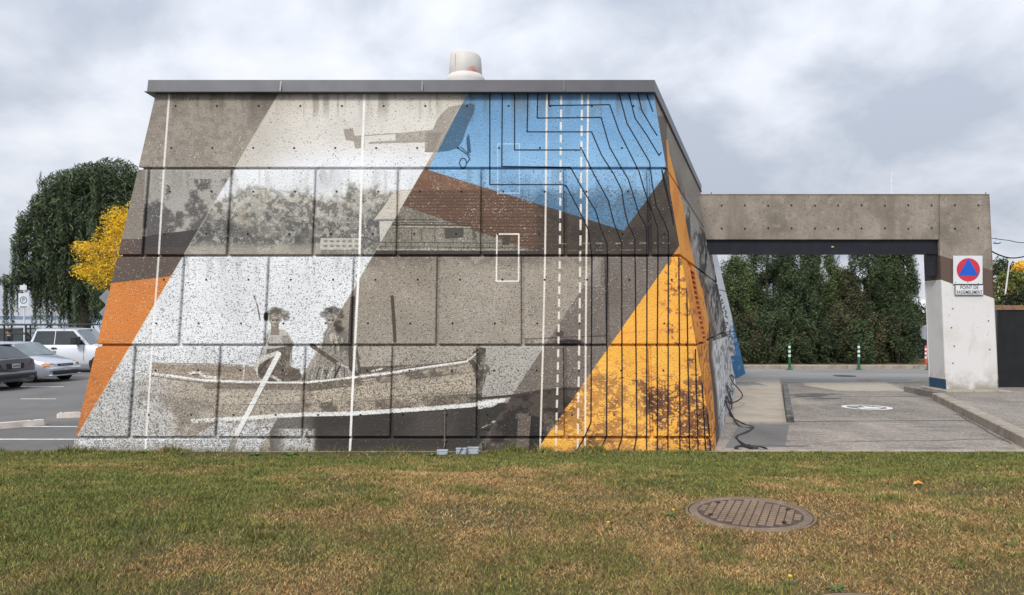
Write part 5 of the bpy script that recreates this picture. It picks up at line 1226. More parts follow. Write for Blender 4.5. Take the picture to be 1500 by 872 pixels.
def limbs(parent, x, y, z0, h, r, rs, n=8, name='trunk', sp=.35):
    m = MB(); m.tube(smooth([(x, y, z0), (x+rs.uniform(-.1, .1), y, z0+h*.35), (x+rs.uniform(-.2, .2), y, z0+h*.7), (x+rs.uniform(-.2, .2), y, z0+h)], 4), r, 8, r*.3); m.build(name, M_BARK, parent, True)
    for k in range(n):
        m = MB(); f = rs.uniform(.2, .85); a = rs.uniform(0, 6.28); l_ = h*sp*rs.uniform(.6, 1.1); p0 = Vector((x, y, z0+h*f)); d = Vector((math.cos(a), math.sin(a), rs.uniform(.3, .9))).normalized()
        m.tube([tuple(p0), tuple(p0+d*l_*.5+Vector((0, 0, .05))), tuple(p0+d*l_)], r*.4, 6, r*.1); m.build('branch', M_BARK, parent, True)
def hedge_tree(px, D, h, rad, cols, label, seed, n=15000, name='hedge_tree', shape='cone', bottom=.05, size=.07, group='tall trees of the dark hedge', nk=170, x=None):
    rs = np.random.RandomState(seed); x = (px-750)/1100*D if x is None else x; t = thing(name, label, 'tree', (x, D, zg_+.08), 0, group)
    limbs(t, x, D, zg_+.05, h*.92, .1, rs, 5, sp=.16)
    f = rs.rand(nk)**.85; ang = rs.rand(nk)*6.283
    prof = (np.interp(f, [0, .1, .5, .8, .94, 1], [.85, 1, .95, .72, .4, .06]) if shape == 'cone' else np.interp(f, [0, .15, .5, .8, .93, 1], [.55, .9, 1, .85, .55, .2]))
    rr_ = rad*prof*(.55+.45*np.sqrt(rs.rand(nk)))*(.85+.3*rs.rand(nk))
    K = np.stack([x+rr_*np.cos(ang), D+rr_*np.sin(ang)*.9, zg_+.08+bottom*h+f*h*(1-bottom)], -1); kr = rad*.20*(.7+.6*rs.rand(nk))
    w = rs.randint(0, nk, n); d = rs.normal(size=(n, 3)); d /= np.linalg.norm(d, axis=1)[:, None]
    C = K[w]+d*(kr[w]*(.55+.6*rs.rand(n)))[:, None]*np.array([1, 1, 2.0 if 'hedge' in name else 1]); C = C[C[:, 2] > zg_+.12]
    V, F = cards(C, size, rs, .45 if 'hedge' in name else .15, .42 if 'hedge' in name else .6); col = tint(len(C), cols, rs, .3); nt_ = vnoise(V[:, 0]*1.0+seed, V[:, 2]*.45, .5, seed); col = col*(.72+.62*nt_)[:, None]*(1.12 if 'hedge' in name else 1); np_mesh('crown', V, F, M_LEAF, t, col, t.location)
DG = [(60, 74, 48), (50, 64, 44), (70, 84, 54), (84, 96, 62), (44, 56, 40)]; DG2 = [(72, 86, 50), (88, 102, 60), (60, 76, 46), (104, 116, 72), (56, 66, 42)]; DG3 = [(70, 70, 50), (86, 80, 56), (58, 62, 46), (98, 90, 64), (70, 80, 52)]
hz = [(1078, 37, 5.0, 1.2, DG2, 'leftmost hedge tree, bright green at its top', 'round'), (1128, 37.4, 6.9, 1.35, DG, 'second hedge tree from the left, dark and tall', 'cone'), (1168, 36.8, 6.8, 1.3, DG, 'third hedge tree, behind the left bollard', 'round'),
      (1198, 37.3, 6.6, 1.1, DG2, 'fourth hedge tree, olive topped, left of the sky gap', 'cone'), (1236, 37.2, 4.3, 1.1, DG3, 'lower brownish hedge tree under the sky gap', 'cone'), (1272, 37.0, 7.0, 1.1, DG, 'hedge tree rising right of the sky gap', 'cone'),
      (1300, 37.4, 6.9, 1.2, DG2, 'hedge tree with pale twigs, second from the right', 'round'), (1317, 36.9, 6.7, .9, DG, 'rightmost hedge tree, dark, before the netting fence', 'round')]
for i, (px, D, h, rad, cols, lab, shp) in enumerate(hz): hedge_tree(px, D, h, rad, cols, lab, 40+i, 27000, shape='cone')
# low shrubs filling the foot of the hedge
for i in range(9):
    hedge_tree(1068+i*31, 35.9+.3*(i % 2), 1.9+.35*((i*7) % 3), .95, DG3 if i % 2 else DG, ['bushy shrub at the hedge foot, %s' % s for s in ('next to the blue painted wall', 'left of the left bollard', 'directly behind the left bollard', 'right of the left bollard', 'midway between the two main bollards', 'left of the middle bollard', 'behind the middle bollard', 'right of the middle bollard', 'next to the netting fence')][i], 70+i, 6500, 'hedge_shrub', 'round', 0., .075, 'shrubs at the foot of the hedge', 70)
# dark twigs and a backing row so the hedge stays closed
for i in range(6): hedge_tree(1092+i*43, 39.4, [3.9, 4.9, 4.6, 3.9, 4.4, 4.2][i], 1.4, DG, ['rear dark tree of the hedge seen through gaps, %s' % s for s in ('left end', 'behind the left bollard', 'left of centre', 'below the sky gap', 'right of centre', 'right end')][i], 90+i, 12000, 'rear_tree', 'round', .02, .10, 'rear row of the hedge', 120)
# trees right of the pillar
GRN = [(104, 112, 52), (88, 98, 46), (122, 126, 62), (70, 80, 40)]; YEL = [(226, 178, 50), (238, 192, 64), (204, 156, 44), (190, 164, 70)]
hedge_tree(1466, 46, 5.6, 1.5, [(58, 70, 50), (74, 84, 56), (48, 60, 44)], 'dull green tree just right of the pillar', 110, 9000, 'park_tree', 'round', .1, .10, 'trees beyond the dark fence')
hedge_tree(1481, 42, 4.6, 1.3, GRN, 'light olive tree behind the white pole', 111, 9000, 'park_tree', 'round', .1, .09, 'trees beyond the dark fence')
hedge_tree(1502, 44, 5.3, 1.3, YEL, 'yellow autumn tree at the right edge of the photo', 112, 9000, 'park_tree', 'round', .25, .09, 'trees beyond the dark fence')
hedge_tree(1489, 37, 2.9, .45, YEL, 'small yellow branch clump against darker leaves', 113, 1800, 'park_tree', 'round', .55, .08, 'trees beyond the dark fence', 30)
hedge_tree(1505, 34, 3.5, 1.3, [(44, 50, 34), (56, 62, 40), (36, 42, 30)], 'very dark bush above the fence at the right edge', 114, 9000, 'park_tree', 'round', .05, .08, 'trees beyond the dark fence')
# willow by the water
def willow():
    rs = np.random.RandomState(5); D = 50.; X = lambda px: (px-750)/1100*D; Z = lambda py: EYE-(py-462)/1100*D; x0_ = X(118)
    t = thing('weeping_willow', 'large dark weeping willow with hanging strands by the lake', 'tree', (x0_, D, zg_))
    m = MB(); m.tube(smooth([(x0_, D, zg_-.2), (x0_+.3, D, 2.5), (x0_+.2, D, 5), (x0_+.5, D, 8.5)], 5), .5, 12, .15); m.build('trunk', M_BARK, t, True)
    lobes = [(X(84), Z(304), 1.4, 1.2), (X(112), Z(276), 1.9, 1.2), (X(138), Z(264), 1.5, 1.1), (X(66), Z(332), 1.5, 1.3), (X(170), Z(268), 1.7, 1.6), (X(185), Z(300), 1.8, 2.0), (X(110), Z(310), 2.6, 1.9), (X(150), Z(320), 2.2, 1.8), (X(27), Z(414), .75, .6), (X(62), Z(398), 1.2, .9), (X(95), Z(360), 2.0, 1.5), (X(205), Z(330), 2.2, 2.2), (X(50), Z(358), 1.0, 1.2), (X(80), Z(400), 1.5, .9), (X(120), Z(395), 1.7, 1.0), (X(160), Z(390), 1.7, 1.0), (X(120), Z(420), 1.6, .8), (X(145), Z(425), 1.5, .8)]
    for (lx, lz, a, b) in lobes: MB().tube(smooth([(x0_+.25, D, max(2.5, lz-3.2)), ((x0_+lx)/2, D+rs.uniform(-.6, .6), lz-1.0), (lx, D+rs.uniform(-1, 1), lz)], 4), .16, 6, .04).build('limb', M_BARK, t, True)
    Cs = []; 
    for (lx, lz, a, b) in lobes:
        n = int(1500*a*b)+300; d = rs.normal(size=(n, 3)); d /= np.linalg.norm(d, axis=1)[:, None]; r = (.6+.45*rs.rand(n))[:, None]; sel = d[:, 2] > -.5
        Cs.append((np.array([lx, D, lz])+d*r*np.array([a, 1.8, b]))[sel])
    C = np.concatenate(Cs); V1, F1 = cards(C, .16, rs, .6, .35)
    # strands
    pts = []
    for (lx, lz, a, b) in lobes:
        for k in range(int(96*a)):
            if k % 14 == 0:
                an_ = rs.rand()*6.283; r = rs.rand()**.5; kx, ky = lx+a*.95*r*math.cos(an_), D+1.9*r*math.sin(an_); kl = rs.uniform(.6, 5.5 if lz > 5 else 4.2)*(.35+.6*rs.rand()); kt_ = lz+b*(.5*rs.rand()-.1)
            sx, sy = kx+rs.normal()*.16, ky+rs.normal()*.2; top = kt_+.25*rs.normal()
            ln = min(kl*rs.uniform(.7, 1.15), top-(.85 if lx < X(40) else .95)-rs.rand()*.5)
            if ln < .5: continue
            n = int(ln*17); f = np.arange(n)/n; sway = rs.uniform(-.15, .15)
            pts.append(np.stack([sx+sway*f+.035*rs.normal(size=n), sy+.035*rs.normal(size=n), top-ln*f], -1))
    C2 = np.concatenate(pts); V2, F2 = cards(C2, .15, rs, .85, .3)
    V = np.concatenate([V1, V2]); F = np.concatenate([F1, F2+len(V1)])
    cols = [(66, 80, 58), (54, 68, 50), (80, 94, 64), (44, 56, 44), (98, 110, 74)]; col = tint(len(C)+len(C2), cols, rs, .3); nt_ = vnoise(V[:, 0], V[:, 2], .9, 3)*.6+vnoise(V[:, 0], V[:, 2], .3, 4)*.4; col = col*(.7+.7*nt_)[:, None]
    np_mesh('crown', V, F, M_LEAF, t, col, t.location); print('willow', len(V)//4)
willow()
def yellow_tree():
    rs = np.random.RandomState(8); D = 24.; X = lambda px: (px-750)/1100*D; Z = lambda py: EYE-(py-462)/1100*D; x0_ = X(182)
    t = thing('yellow_tree', 'bright yellow autumn tree half hidden by the left corner of the building', 'tree', (x0_, D, gz(D)))
    mb = MB(); mb.tube(smooth([(x0_, D, gz(D)), (x0_-.05, D, 2), (x0_, D, 4.8)], 5), .09, 8, .03); mb.build('trunk', M_BARK, t, True)
    lobes = [(X(172), Z(322), .42, .38), (X(168), Z(348), .45, .42), (X(140), Z(368), .48, .30), (X(124), Z(362), .30, .16), (X(150), Z(395), .62, .40), (X(125), Z(398), .38, .24), (X(190), Z(380), .8, .6), (X(195), Z(335), .6, .6), (X(165), Z(412), .42, .26), (X(208), Z(350), .8, .9)]
    for (lx, lz, a, b) in lobes: MB().tube([(x0_, D, lz-.9), ((x0_+lx)/2, D+rs.uniform(-.2, .2), lz-.35), (lx, D, lz+.1)], .03, 6, .008).build('branch', M_BARK, t, True)
    Cs = []
    for (lx, lz, a, b) in lobes:
        n = int(5600*a*b)+160; d = rs.normal(size=(n, 3)); d /= np.linalg.norm(d, axis=1)[:, None]; r = (.3+.95*rs.rand(n)**.8)[:, None]
        Cs.append(np.array([lx, D, lz])+d*r*np.array([a, .5, b])*(.75+.5*rs.rand()))
    C = np.concatenate(Cs); V, F = cards(C, .043, rs, .2, .5); np_mesh('crown', V, F, M_LEAF, t, tint(len(C), [(240, 202, 40), (250, 218, 66), (230, 186, 36), (214, 170, 40), (206, 180, 66)], rs, .2), t.location)
yellow_tree()

# ---------------------------------------------------------------- parking lot on the left
M_LINE = mat('lot_paint', srgb(226, 226, 224), .7, srgb(190, 189, 186), 10, thr=(.35, .55))
def strip(x0_, x1_, D0_, wd, dz=.005): return MB().add([(x0_, D0_, gz(D0_)+dz), (x1_, D0_, gz(D0_)+dz), (x1_, D0_+wd, gz(D0_+wd)+dz), (x0_, D0_+wd, gz(D0_+wd)+dz)], [(0, 1, 2, 3)])
for i, (py, xa) in enumerate(((643, -22), (622.5, -22))):
    D = (EYE-.0)*1100/(py-462); strip(xa, -6.2, D, .11).build('parking_line', M_LINE)['kind'] = 'structure'
for (pxa, pxb, py) in ((20, 92, 567), (28, 80, 585)):
    x, y = gp_(pxa, py); x2, _ = gp_(pxb, py); strip(x, x2, y, .12).build('parking_line', M_LINE)['kind'] = 'structure'
M_STOP = layered('stop_concrete', srgb(206, 198, 192), [(srgb(170, 150, 140), 4, .5, .7, .7, None)], .85, .3, 30)
def wheel_stop(p0, p1, label):
    a, b = Vector((*gp_(*p0), 0)), Vector((*gp_(*p1), 0)); a.z = gz(a.y); b.z = gz(b.y); d = (b-a).normalized(); n = Vector((-d.y, d.x, 0)); t = thing('wheel_stop', label, 'wheel stop', (a+b)/2, 0, 'concrete wheel stops lying in the car park')
    lo = []
    for e, k in ((a, 0), (a+d*.04, 1), (b-d*.04, 1), (b, 0)):
        wq = .09 if k else .075; hq = .12 if k else .10; up = Vector((0, 0, 1))
        lo.append([tuple(e-n*wq-up*.01), tuple(e+n*wq-up*.01), tuple(e+n*wq*.75+up*hq), tuple(e-n*wq*.75+up*hq)])
    MB().ring(lo).build('block', M_STOP, t)
    for f in (.2, .8): c = a+(b-a)*f; MB().lathe([(.018, 0), (.018, .012)], (c.x, c.y, c.z+.118), 8).build('anchor_bolt', M_POSTD, t)
wheel_stop((-35, 631), (66, 622.5), 'long pale wheel stop cut off by the left edge of the photo'); wheel_stop((84, 612.5), (126, 611), 'pale wheel stop running behind the orange painted wall corner')
# parking sign by the water and two small diamond plates by the wall
D = 38.; v = at(35.5, 441, D); t = thing('parking_sign', 'white parking sign with dark ring on a thin post before the willow', 'sign', (v.x, D, zg_))
MB().tube([(v.x, D, zg_), (v.x, D, at(0, 416, D).z)], .035, 8).build('post', M_WMET, t, True)
a, b = at(28, 452, D), at(43, 430, D); MB().box(a.x, b.x, D-.06, D-.04, a.z, b.z, .006).build('main_plate', M_SW, t)
M_TEAL = mat('sign_teal', srgb(86, 130, 146), .5); M_INKD = mat('sign_dark', srgb(40, 60, 72), .5)
rg = MB(); n_ = 28
for k in range(n_):
    p_ = [(v.x+r_*math.cos(u), D-.064, v.z+.04+r_*math.sin(u)) for r_, u in ((.19, 6.2832*k/n_), (.19, 6.2832*(k+1)/n_), (.14, 6.2832*(k+1)/n_), (.14, 6.2832*k/n_))]; rg.add(p_, [(0, 1, 2, 3)])
rg.build('ring', M_TEAL, t); q = text('P', 35.5, 440, .27, D, M_INKD, t, 1, D-.066); 
MB().box(v.x-.18, v.x+.18, D-.066, D-.061, a.z+.05, a.z+.10).build('arrow_bar', M_INKD, t)
a, b = at(30, 425, D), at(40, 418, D); MB().box(a.x, b.x, D-.06, D-.04, a.z, b.z, .005).build('upper_plate', M_SW, t)
D = 20.; v = at(150, 440, D); M_DIA = mat('diamond_back', srgb(132, 136, 142), .6); t = thing('marker_post', 'grey post with two small diamond plates peeking past the orange wall edge', 'sign', (at(156, 0, D).x, D, gz(D)))
MB().tube([(at(156, 0, D).x, D, gz(D)), (at(156, 0, D).x, D, at(0, 425, D).z)], .025, 8).build('post', M_POST, t, True)
for py in (436, 458):
    v = at(157, py, D-.05); r_ = .22; MB().ring([[(v.x-r_, D-.05, v.z), (v.x, D-.05, v.z-r_), (v.x+r_, D-.05, v.z), (v.x, D-.05, v.z+r_)], [(v.x-r_, D-.035, v.z), (v.x, D-.035, v.z-r_), (v.x+r_, D-.035, v.z), (v.x, D-.035, v.z+r_)]]).build('diamond_plate', M_DIA, t)
# low pier railing by the water
t = thing('shore_railing', 'low dark railing along the lake shore behind the cars', 'railing', (-34, 55, zg_))
for k in range(14): x = -42+k*1.6; MB().tube([(x, 55, zg_), (x, 55, zg_+1.0)], .04, 6).build('post', M_POSTD, t)
for z in (.5, 1.0): MB().tube([(-42, 55, zg_+z), (-21.2, 55, zg_+z)], .03, 6).build('rail', M_POSTD, t)
# ---------------------------------------------------------------- vehicles (local: x forward, y left, z up)
M_GLASS = mat('car_glass', (.03, .038, .042), .06, (.02, .026, .03), 1.5, spec=.8); M_WSCR = mat('windscreen', (.16, .21, .22), .05, (.09, .12, .13), 2, spec=.9)
M_TYRE = mat('tyre', (.018, .018, .018), .85); M_RIM = mat('rim', srgb(150, 152, 154), .35, metal=.6); M_DPL = mat('dark_plastic', (.02, .02, .021), .6)
M_AMB = mat('amber_lens', srgb(226, 150, 84), .2); M_CLR = mat('clear_lens', srgb(214, 216, 200), .15, spec=.8); M_TAIL = mat('tail_lens', srgb(130, 30, 40), .2); M_PLATE = mat('licence_plate', srgb(196, 198, 200), .5)
def paint(name, c, metal=.35): return mat(name, c, .28, tuple(v*.92 for v in c[:3]), .6, metal=metal, coat=.6)
def vehicle(name, label, cat, loc, rz, P, m, spec, group=None):
    t = thing(name, label, cat, loc, rz, group); W = P['W']/2; L2 = P['L']/2
    def sec(x, hw, zb, zt, cr=.03):
        zm = zb+(zt-zb)*.55; h = [(-hw*.93, zb), (-hw*.99, zb+.10), (-hw, zm), (-hw*.985, zt-.10), (-hw*.93, zt-.02), (-hw*.6, zt+cr*.7), (0, zt+cr)]
        return [(x, y, z) for y, z in h]+[(x, -y, z) for y, z in reversed(h[:-1])]
    MB().ring([sec(*s) for s in P['body']]).build('body', m, t, True, True)
    b = P['cab']   # base front x, z; roof front x, z; roof rear x, z; base rear x, z
    (bfx, bfz), (rfx, rfz), (rrx, rrz), (brx, brz) = b; hb, hr = W*.93, W*P.get('tumble', .74)
    loops = []; nS = 6
    for s in (-1, -.6, 0, .6, 1):
        cr = .035*(1-s*s); hbz = hb*s; hrz = hr*s
        loops.append([(bfx+.06*(1-s*s), hbz, bfz-.04), (rfx+.04*(1-s*s), hrz, rfz-.015+cr*.6), ((rfx*.7+rrx*.3), hrz, max(rfz, rrz)+.012+cr), ((rfx*.3+rrx*.7), hrz, max(rfz, rrz)+.010+cr), (rrx-.03*(1-s*s), hrz, rrz-.015+cr*.6), (brx-.05*(1-s*s), hbz, brz-.04)])
    MB().ring(loops).build('cabin', m, t, True, True)
    def side(xl, xr, zl, zh, s):   # window on the cabin side between fractions of height
        def q(x, f):
            y = hb+(hr-hb)*f; return (x, s*(y+.006), (bfz*(1-f)+rfz*f) if True else 0)
        return q
    # side windows follow the tumblehome
    for s in (-1, 1):
        for (xa, xb, xc, xd) in P['win']:
            fl, fh = .06, .86
            pt = lambda x, f: (x, s*(hb+(hr-hb)*f+.007), (bfz-.04)*(1-f)+(rfz+.01)*f)
            q = [pt(xa, fl), pt(xb, fl), pt(xc, fh), pt(xd, fh)]; q2 = [(x, y-s*.02, z) for x, y, z in q]
            MB().ring([q, q2] if s > 0 else [q2, q]).build('side_window', M_GLASS, t, False, True)
        for wx in P['wheels']:
            r = P['r']; yy = s*W*.985
            ar = MB(); ar.lathe([(r*1.17, 0), (r*1.17, s*.008), (.02, s*.008)], (wx, yy-s*.004, r*1.02), 28, 'y'); ar.build('wheel_arch', M_DPL, t, False, True)
            w_ = MB().lathe([(r*.7, -s*.20), (r*.96, -s*.20), (r, -s*.16), (r, -s*.03), (r*.95, 0), (r*.68, .0)], (wx, yy+s*.022, r), 28, 'y').build('wheel', M_TYRE, t, True, True)
            rm = MB().lathe([(r*.68, -s*.04), (r*.68, s*.002), (r*.62, s*.002), (r*.56, -s*.03), (r*.2, -s*.015), (r*.15, s*.006), (.01, s*.006)], (wx, yy+s*.022, r), 20, 'y').build('rim', M_RIM, w_, False, True)
    f0, f1 = .08, .93
    def slant(x0_, z0_, x1_, z1_, o, name, mm, k=.90):
        A = []; 
        for f in (f0, f1):
            for s in (-1, 1):
                y = s*(hb+(hr-hb)*f)*k; A.append((x0_+(x1_-x0_)*f+o*.05, y, z0_-.04+(z1_-z0_+.04)*f+.012))
        mid = []
        for f in (f0, f1): mid.append((x0_+(x1_-x0_)*f+o*.105, 0, z0_-.04+(z1_-z0_+.04)*f+.030))
        m_ = MB(); m_.add([A[0], mid[0], A[1], A[3], mid[1], A[2]], [(0, 1, 4, 5), (1, 2, 3, 4)] if o > 0 else [(5, 4, 1, 0), (4, 3, 2, 1)]); m_.build(name, mm, t, False, True)
    slant(bfx, bfz, rfx, rfz, 1, 'windscreen', M_WSCR); slant(brx, brz, rrx, rrz, -1, 'rear_window', P.get('rg', M_WSCR))
    for s in (-1, 1):
        mx_, mz = P['mirror']; ms = P.get('ms', 1)
        mi = MB().box(mx_-.06*ms, mx_+.06*ms, s*(W+.02)-.09*ms+s*.07*ms, s*(W+.02)+.09*ms+s*.07*ms, mz, mz+.15*ms, .03).build('mirror', P.get('mm', m), t, False, True)
        MB().box(mx_-.02, mx_+.04, min(s*(W-.08), s*(W+.04)), max(s*(W-.08), s*(W+.04)), mz+.02, mz+.06, .01).build('stalk', M_DPL, mi, False, True)
    spec(t, W, L2)
    return t
def bx(t, name, m, x0_, x1_, y0_, y1_, z0_, z1_, b=.01): return MB().box(min(x0_, x1_), max(x0_, x1_), min(y0_, y1_), max(y0_, y1_), z0_, z1_, b).build(name, m, t, False, True)
# silver sedan
SED = dict(W=1.72, L=4.45, r=.30, body=[(-2.20, .70, .34, .80), (-2.16, .78, .26, .92), (-1.9, .84, .22, .99), (-1.2, .86, .2, .97), (0, .86, .19, .94), (.95, .86, .19, .93, .05), (1.5, .85, .2, .84, .06), (1.95, .80, .22, .73, .05), (2.14, .70, .26, .62), (2.22, .58, .30, .54)],
           cab=[(1.15, .93), (.40, 1.39), (-.85, 1.39), (-1.62, .98)], win=[(.10, .98, .36, .05), (-.80, .03, -.02, -.72), (-1.25, -.87, -.79, -.9)], wheels=(1.38, -1.30), mirror=(.78, .92))
M_SIL = paint('silver_paint', srgb(190, 196, 208), .45)
def sp_sil(t, W, L2):
    for s in (-1, 1):
        h = MB(); h.ring([[(1.98, s*.80, .58), (2.19, s*.60, .57), (2.22, s*.40, .57), (2.22, s*.40, .66), (2.14, s*.60, .69), (1.90, s*.79, .70)], [(1.90, s*.76, .58), (2.1, s*.58, .57), (2.14, s*.40, .57), (2.14, s*.40, .66), (2.05, s*.58, .69), (1.85, s*.75, .70)]]); h.build('headlight', M_CLR, t, False, True)
        MB().ring([[(2.02, s*.805, .59), (2.17, s*.67, .585), (2.14, s*.66, .68), (1.93, s*.80, .69)], [(1.95, s*.77, .59), (2.1, s*.65, .585), (2.05, s*.64, .68), (1.9, s*.77, .69)]]).build('indicator', M_AMB, t, False, True)
    bx(t, 'grille', M_DPL, 2.14, 2.225, -.34, .34, .575, .66); bx(t, 'grille_bar', M_RIM, 2.2, 2.24, -.30, .30, .605, .63, .006); bx(t, 'lower_intake', M_DPL, 2.15, 2.262, -.58, .58, .30, .39); bx(t, 'front_bumper', M_SIL, 2.06, 2.255, -.70, .70, .39, .54, .04)
    bx(t, 'licence_plate', M_PLATE, 2.25, 2.268, -.16, .16, .42, .52, .004); bx(t, 'front_lip', M_SIL, 2.05, 2.25, -.68, .68, .22, .28, .02)
fc = Vector((at(97, 0, 27.3).x, 27.3, 0)); a = R(-12)
vehicle('parked_car', 'silver sedan with amber indicators facing right, parked before the white pickup', 'car', (fc.x-2.22*math.cos(a), fc.y-2.22*math.sin(a), gz(27)), a, SED, M_SIL, sp_sil, 'vehicles in the lakeside car park')
# dark grey hatchback wagon, rear towards the camera
HAT = dict(W=1.78, L=4.4, r=.31, body=[(-2.20, .72, .36, .70), (-2.16, .80, .26, .96), (-2.0, .86, .22, 1.0), (-1.2, .885, .2, .98), (0, .89, .19, .95), (.95, .88, .19, .95, .05), (1.6, .86, .2, .86, .06), (2.0, .78, .24, .72, .04), (2.2, .60, .3, .56)],
           cab=[(1.25, .95), (.5, 1.44), (-1.35, 1.43), (-2.02, 1.0)], win=[(.15, 1.05, .45, .10), (-.75, .07, .03, -.70), (-1.7, -.83, -.78, -1.35)], wheels=(1.35, -1.32), mirror=(.8, .95), rg=M_GLASS)
M_DGR = paint('dark_grey_paint', srgb(84, 84, 92), .5)
def sp_hat(t, W, L2):
    for s in (-1, 1):
        MB().ring([[(-2.21, s*.52, .76), (-2.15, s*.83, .76), (-1.95, s*.875, .80), (-2.0, s*.865, .94), (-2.2, s*.70, .93)], [(-2.1, s*.5, .76), (-2.05, s*.78, .76), (-1.9, s*.84, .80), (-1.93, s*.83, .94), (-2.1, s*.68, .93)]]).build('tail_light', M_TAIL, t, False, True)
    bx(t, 'plate_recess', M_DPL, -2.19, -2.218, -.32, .32, .68, .86); bx(t, 'licence_plate', M_PLATE, -2.215, -2.232, -.16, .16, .70, .84, .004); bx(t, 'rear_bumper', M_DGR, -2.0, -2.27, -.84, .84, .36, .60, .07); bx(t, 'bumper_trim', M_DPL, -2.26, -2.285, -.7, .7, .44, .48, .008); bx(t, 'spoiler', M_DGR, -1.25, -1.50, -.60, .60, 1.42, 1.455, .012)
    bx(t, 'licence_plate_bolt', M_DPL, -2.23, -2.236, -.12, -.10, .82, .835, .002); bx(t, 'exhaust', M_RIM, -2.05, -2.25, .5, .57, .24, .30, .015)
    for k, (u, wd) in enumerate(((-.12, .03), (-.07, .03), (-.02, .03), (.04, .03), (.09, .03))): bx(t, 'plate_character', M_DPL, -2.232, -2.234, u, u+wd, .735, .80, .001)
rc_ = Vector((at(23, 0, 24.2).x, 24.2, 0)); a = R(169)
vehicle('parked_car', 'dark grey hatchback seen from behind at the left edge, licence plate showing', 'car', (rc_.x+2.2*math.cos(a), rc_.y+2.2*math.sin(a), gz(24)), a, HAT, M_DGR, sp_hat, 'vehicles in the lakeside car park')
# white pickup
PK = dict(W=2.0, L=5.9, r=.39, body=[(-2.95, .92, .48, 1.10), (-2.9, .97, .42, 1.16), (-1.2, .99, .36, 1.17), (0, 1.0, .34, 1.17), (1.3, 1.0, .34, 1.17, .04), (2.0, .99, .36, 1.12, .07), (2.7, .96, .40, 1.06, .06), (2.93, .86, .46, .92)],
          cab=[(1.48, 1.17), (.82, 1.83), (-.72, 1.83), (-.98, 1.17)], tumble=.80, win=[(.08, 1.32, .78, .09), (-.84, .04, .05, -.68)], wheels=(1.95, -1.85), mirror=(1.05, 1.20), ms=2.1, mm=M_DPL, rg=M_GLASS)
M_WHT = paint('white_paint', srgb(218, 222, 230), .0)
def sp_pk(t, W, L2):
    for s in (-1, 1):
        bx(t, 'door_handle', M_DPL, -.02, .20, s*1.0, s*1.03, 1.00, 1.06); bx(t, 'door_handle', M_DPL, -.75, -.55, s*1.0, s*1.03, 1.00, 1.06)
        bx(t, 'door_seam', M_DPL, .055, .065, s*.995, s*1.003, .50, 1.14, .001); bx(t, 'door_seam', M_DPL, -.90, -.89, s*.99, s*1.003, .50, 1.14, .001); bx(t, 'door_seam', M_DPL, 1.28, 1.29, s*.995, s*1.004, .50, 1.14, .001)
        bx(t, 'bed_rail', M_DPL, -2.93, -1.02, s*.90, s*1.0, 1.16, 1.22, .01); bx(t, 'headlight', M_CLR, 2.72, 2.93, s*.62, s*.92, .78, .98, .03)
    bx(t, 'tonneau', M_DPL, -2.93, -1.02, -.90, .90, 1.165, 1.185, .005); bx(t, 'grille', M_DPL, 2.88, 2.95, -.58, .58, .70, .98); bx(t, 'front_bumper', M_RIM, 2.85, 3.02, -.95, .95, .44, .64, .04)
    rk = MB()
    for s in (-.92, .92):
        rk.tube([(-2.8, s, 2.0), (1.0, s, 2.0)], .03, 8)
        for x in (-2.75, -1.95, -1.08): rk.tube([(x, s, 1.2), (x, s, 2.0)], .035, 8)
        rk.tube([(-2.8, s, 1.62), (-1.08, s, 1.62)], .022, 8); rk.tube([(.35, s, 1.84), (.35, s, 2.0)], .02, 6)
    for x in (-2.75, -1.08, .35, .98): rk.tube([(x, -.92, 2.0), (x, .92, 2.0)], .028, 8)
    rk.build('ladder_rack', M_DPL, t, True, True)
a = R(3)
vehicle('pickup_truck', 'white crew cab pickup with black ladder rack parked behind the silver car', 'truck', (at(57, 0, 32).x+.98+.0, 32.2, gz(32)), a, PK, M_WHT, sp_pk, 'vehicles in the lakeside car park')
# black car further back
SUV = dict(W=1.85, L=4.6, r=.35, body=[(-2.3, .78, .4, .9), (-2.2, .88, .3, 1.08), (-1.2, .92, .26, 1.1), (.9, .92, .26, 1.08), (1.7, .9, .3, 1.0, .06), (2.2, .8, .35, .85), (2.3, .65, .4, .7)],
           cab=[(1.2, 1.08), (.5, 1.68), (-1.6, 1.66), (-2.1, 1.1)], win=[(.15, 1.0, .42, .10), (-.85, .07, .03, -.78), (-1.85, -.93, -.85, -1.6)], wheels=(1.4, -1.4), mirror=(.85, 1.1), rg=M_GLASS)
M_BLK = paint('black_paint', (.02, .022, .026), .3)
def sp_suv(t, W, L2):
    for s in (-1, 1): bx(t, 'headlight', M_CLR, 2.1, 2.26, s*.5, s*.78, .74, .88, .03); bx(t, 'roof_rail', M_RIM, -1.4, .4, s*.66, s*.70, 1.70, 1.74, .008); bx(t, 'side_trim', M_RIM, -1.6, 1.1, s*.92, s*.935, 1.04, 1.06, .003)
    bx(t, 'grille', M_DPL, 2.2, 2.31, -.45, .45, .6, .85)
vehicle('parked_car', 'black car seen through the pickup rack, its windows and roof only', 'car', (at(34, 0, 40).x, 40, zg_), R(-5), SUV, M_BLK, sp_suv, 'vehicles in the lakeside car park')
vehicle('parked_car', 'pale grey car at the very left edge behind the pickup bed', 'car', (at(-28, 0, 42.5).x, 42.5, zg_), R(-3), SED, M_SIL, sp_sil, 'vehicles in the lakeside car park')

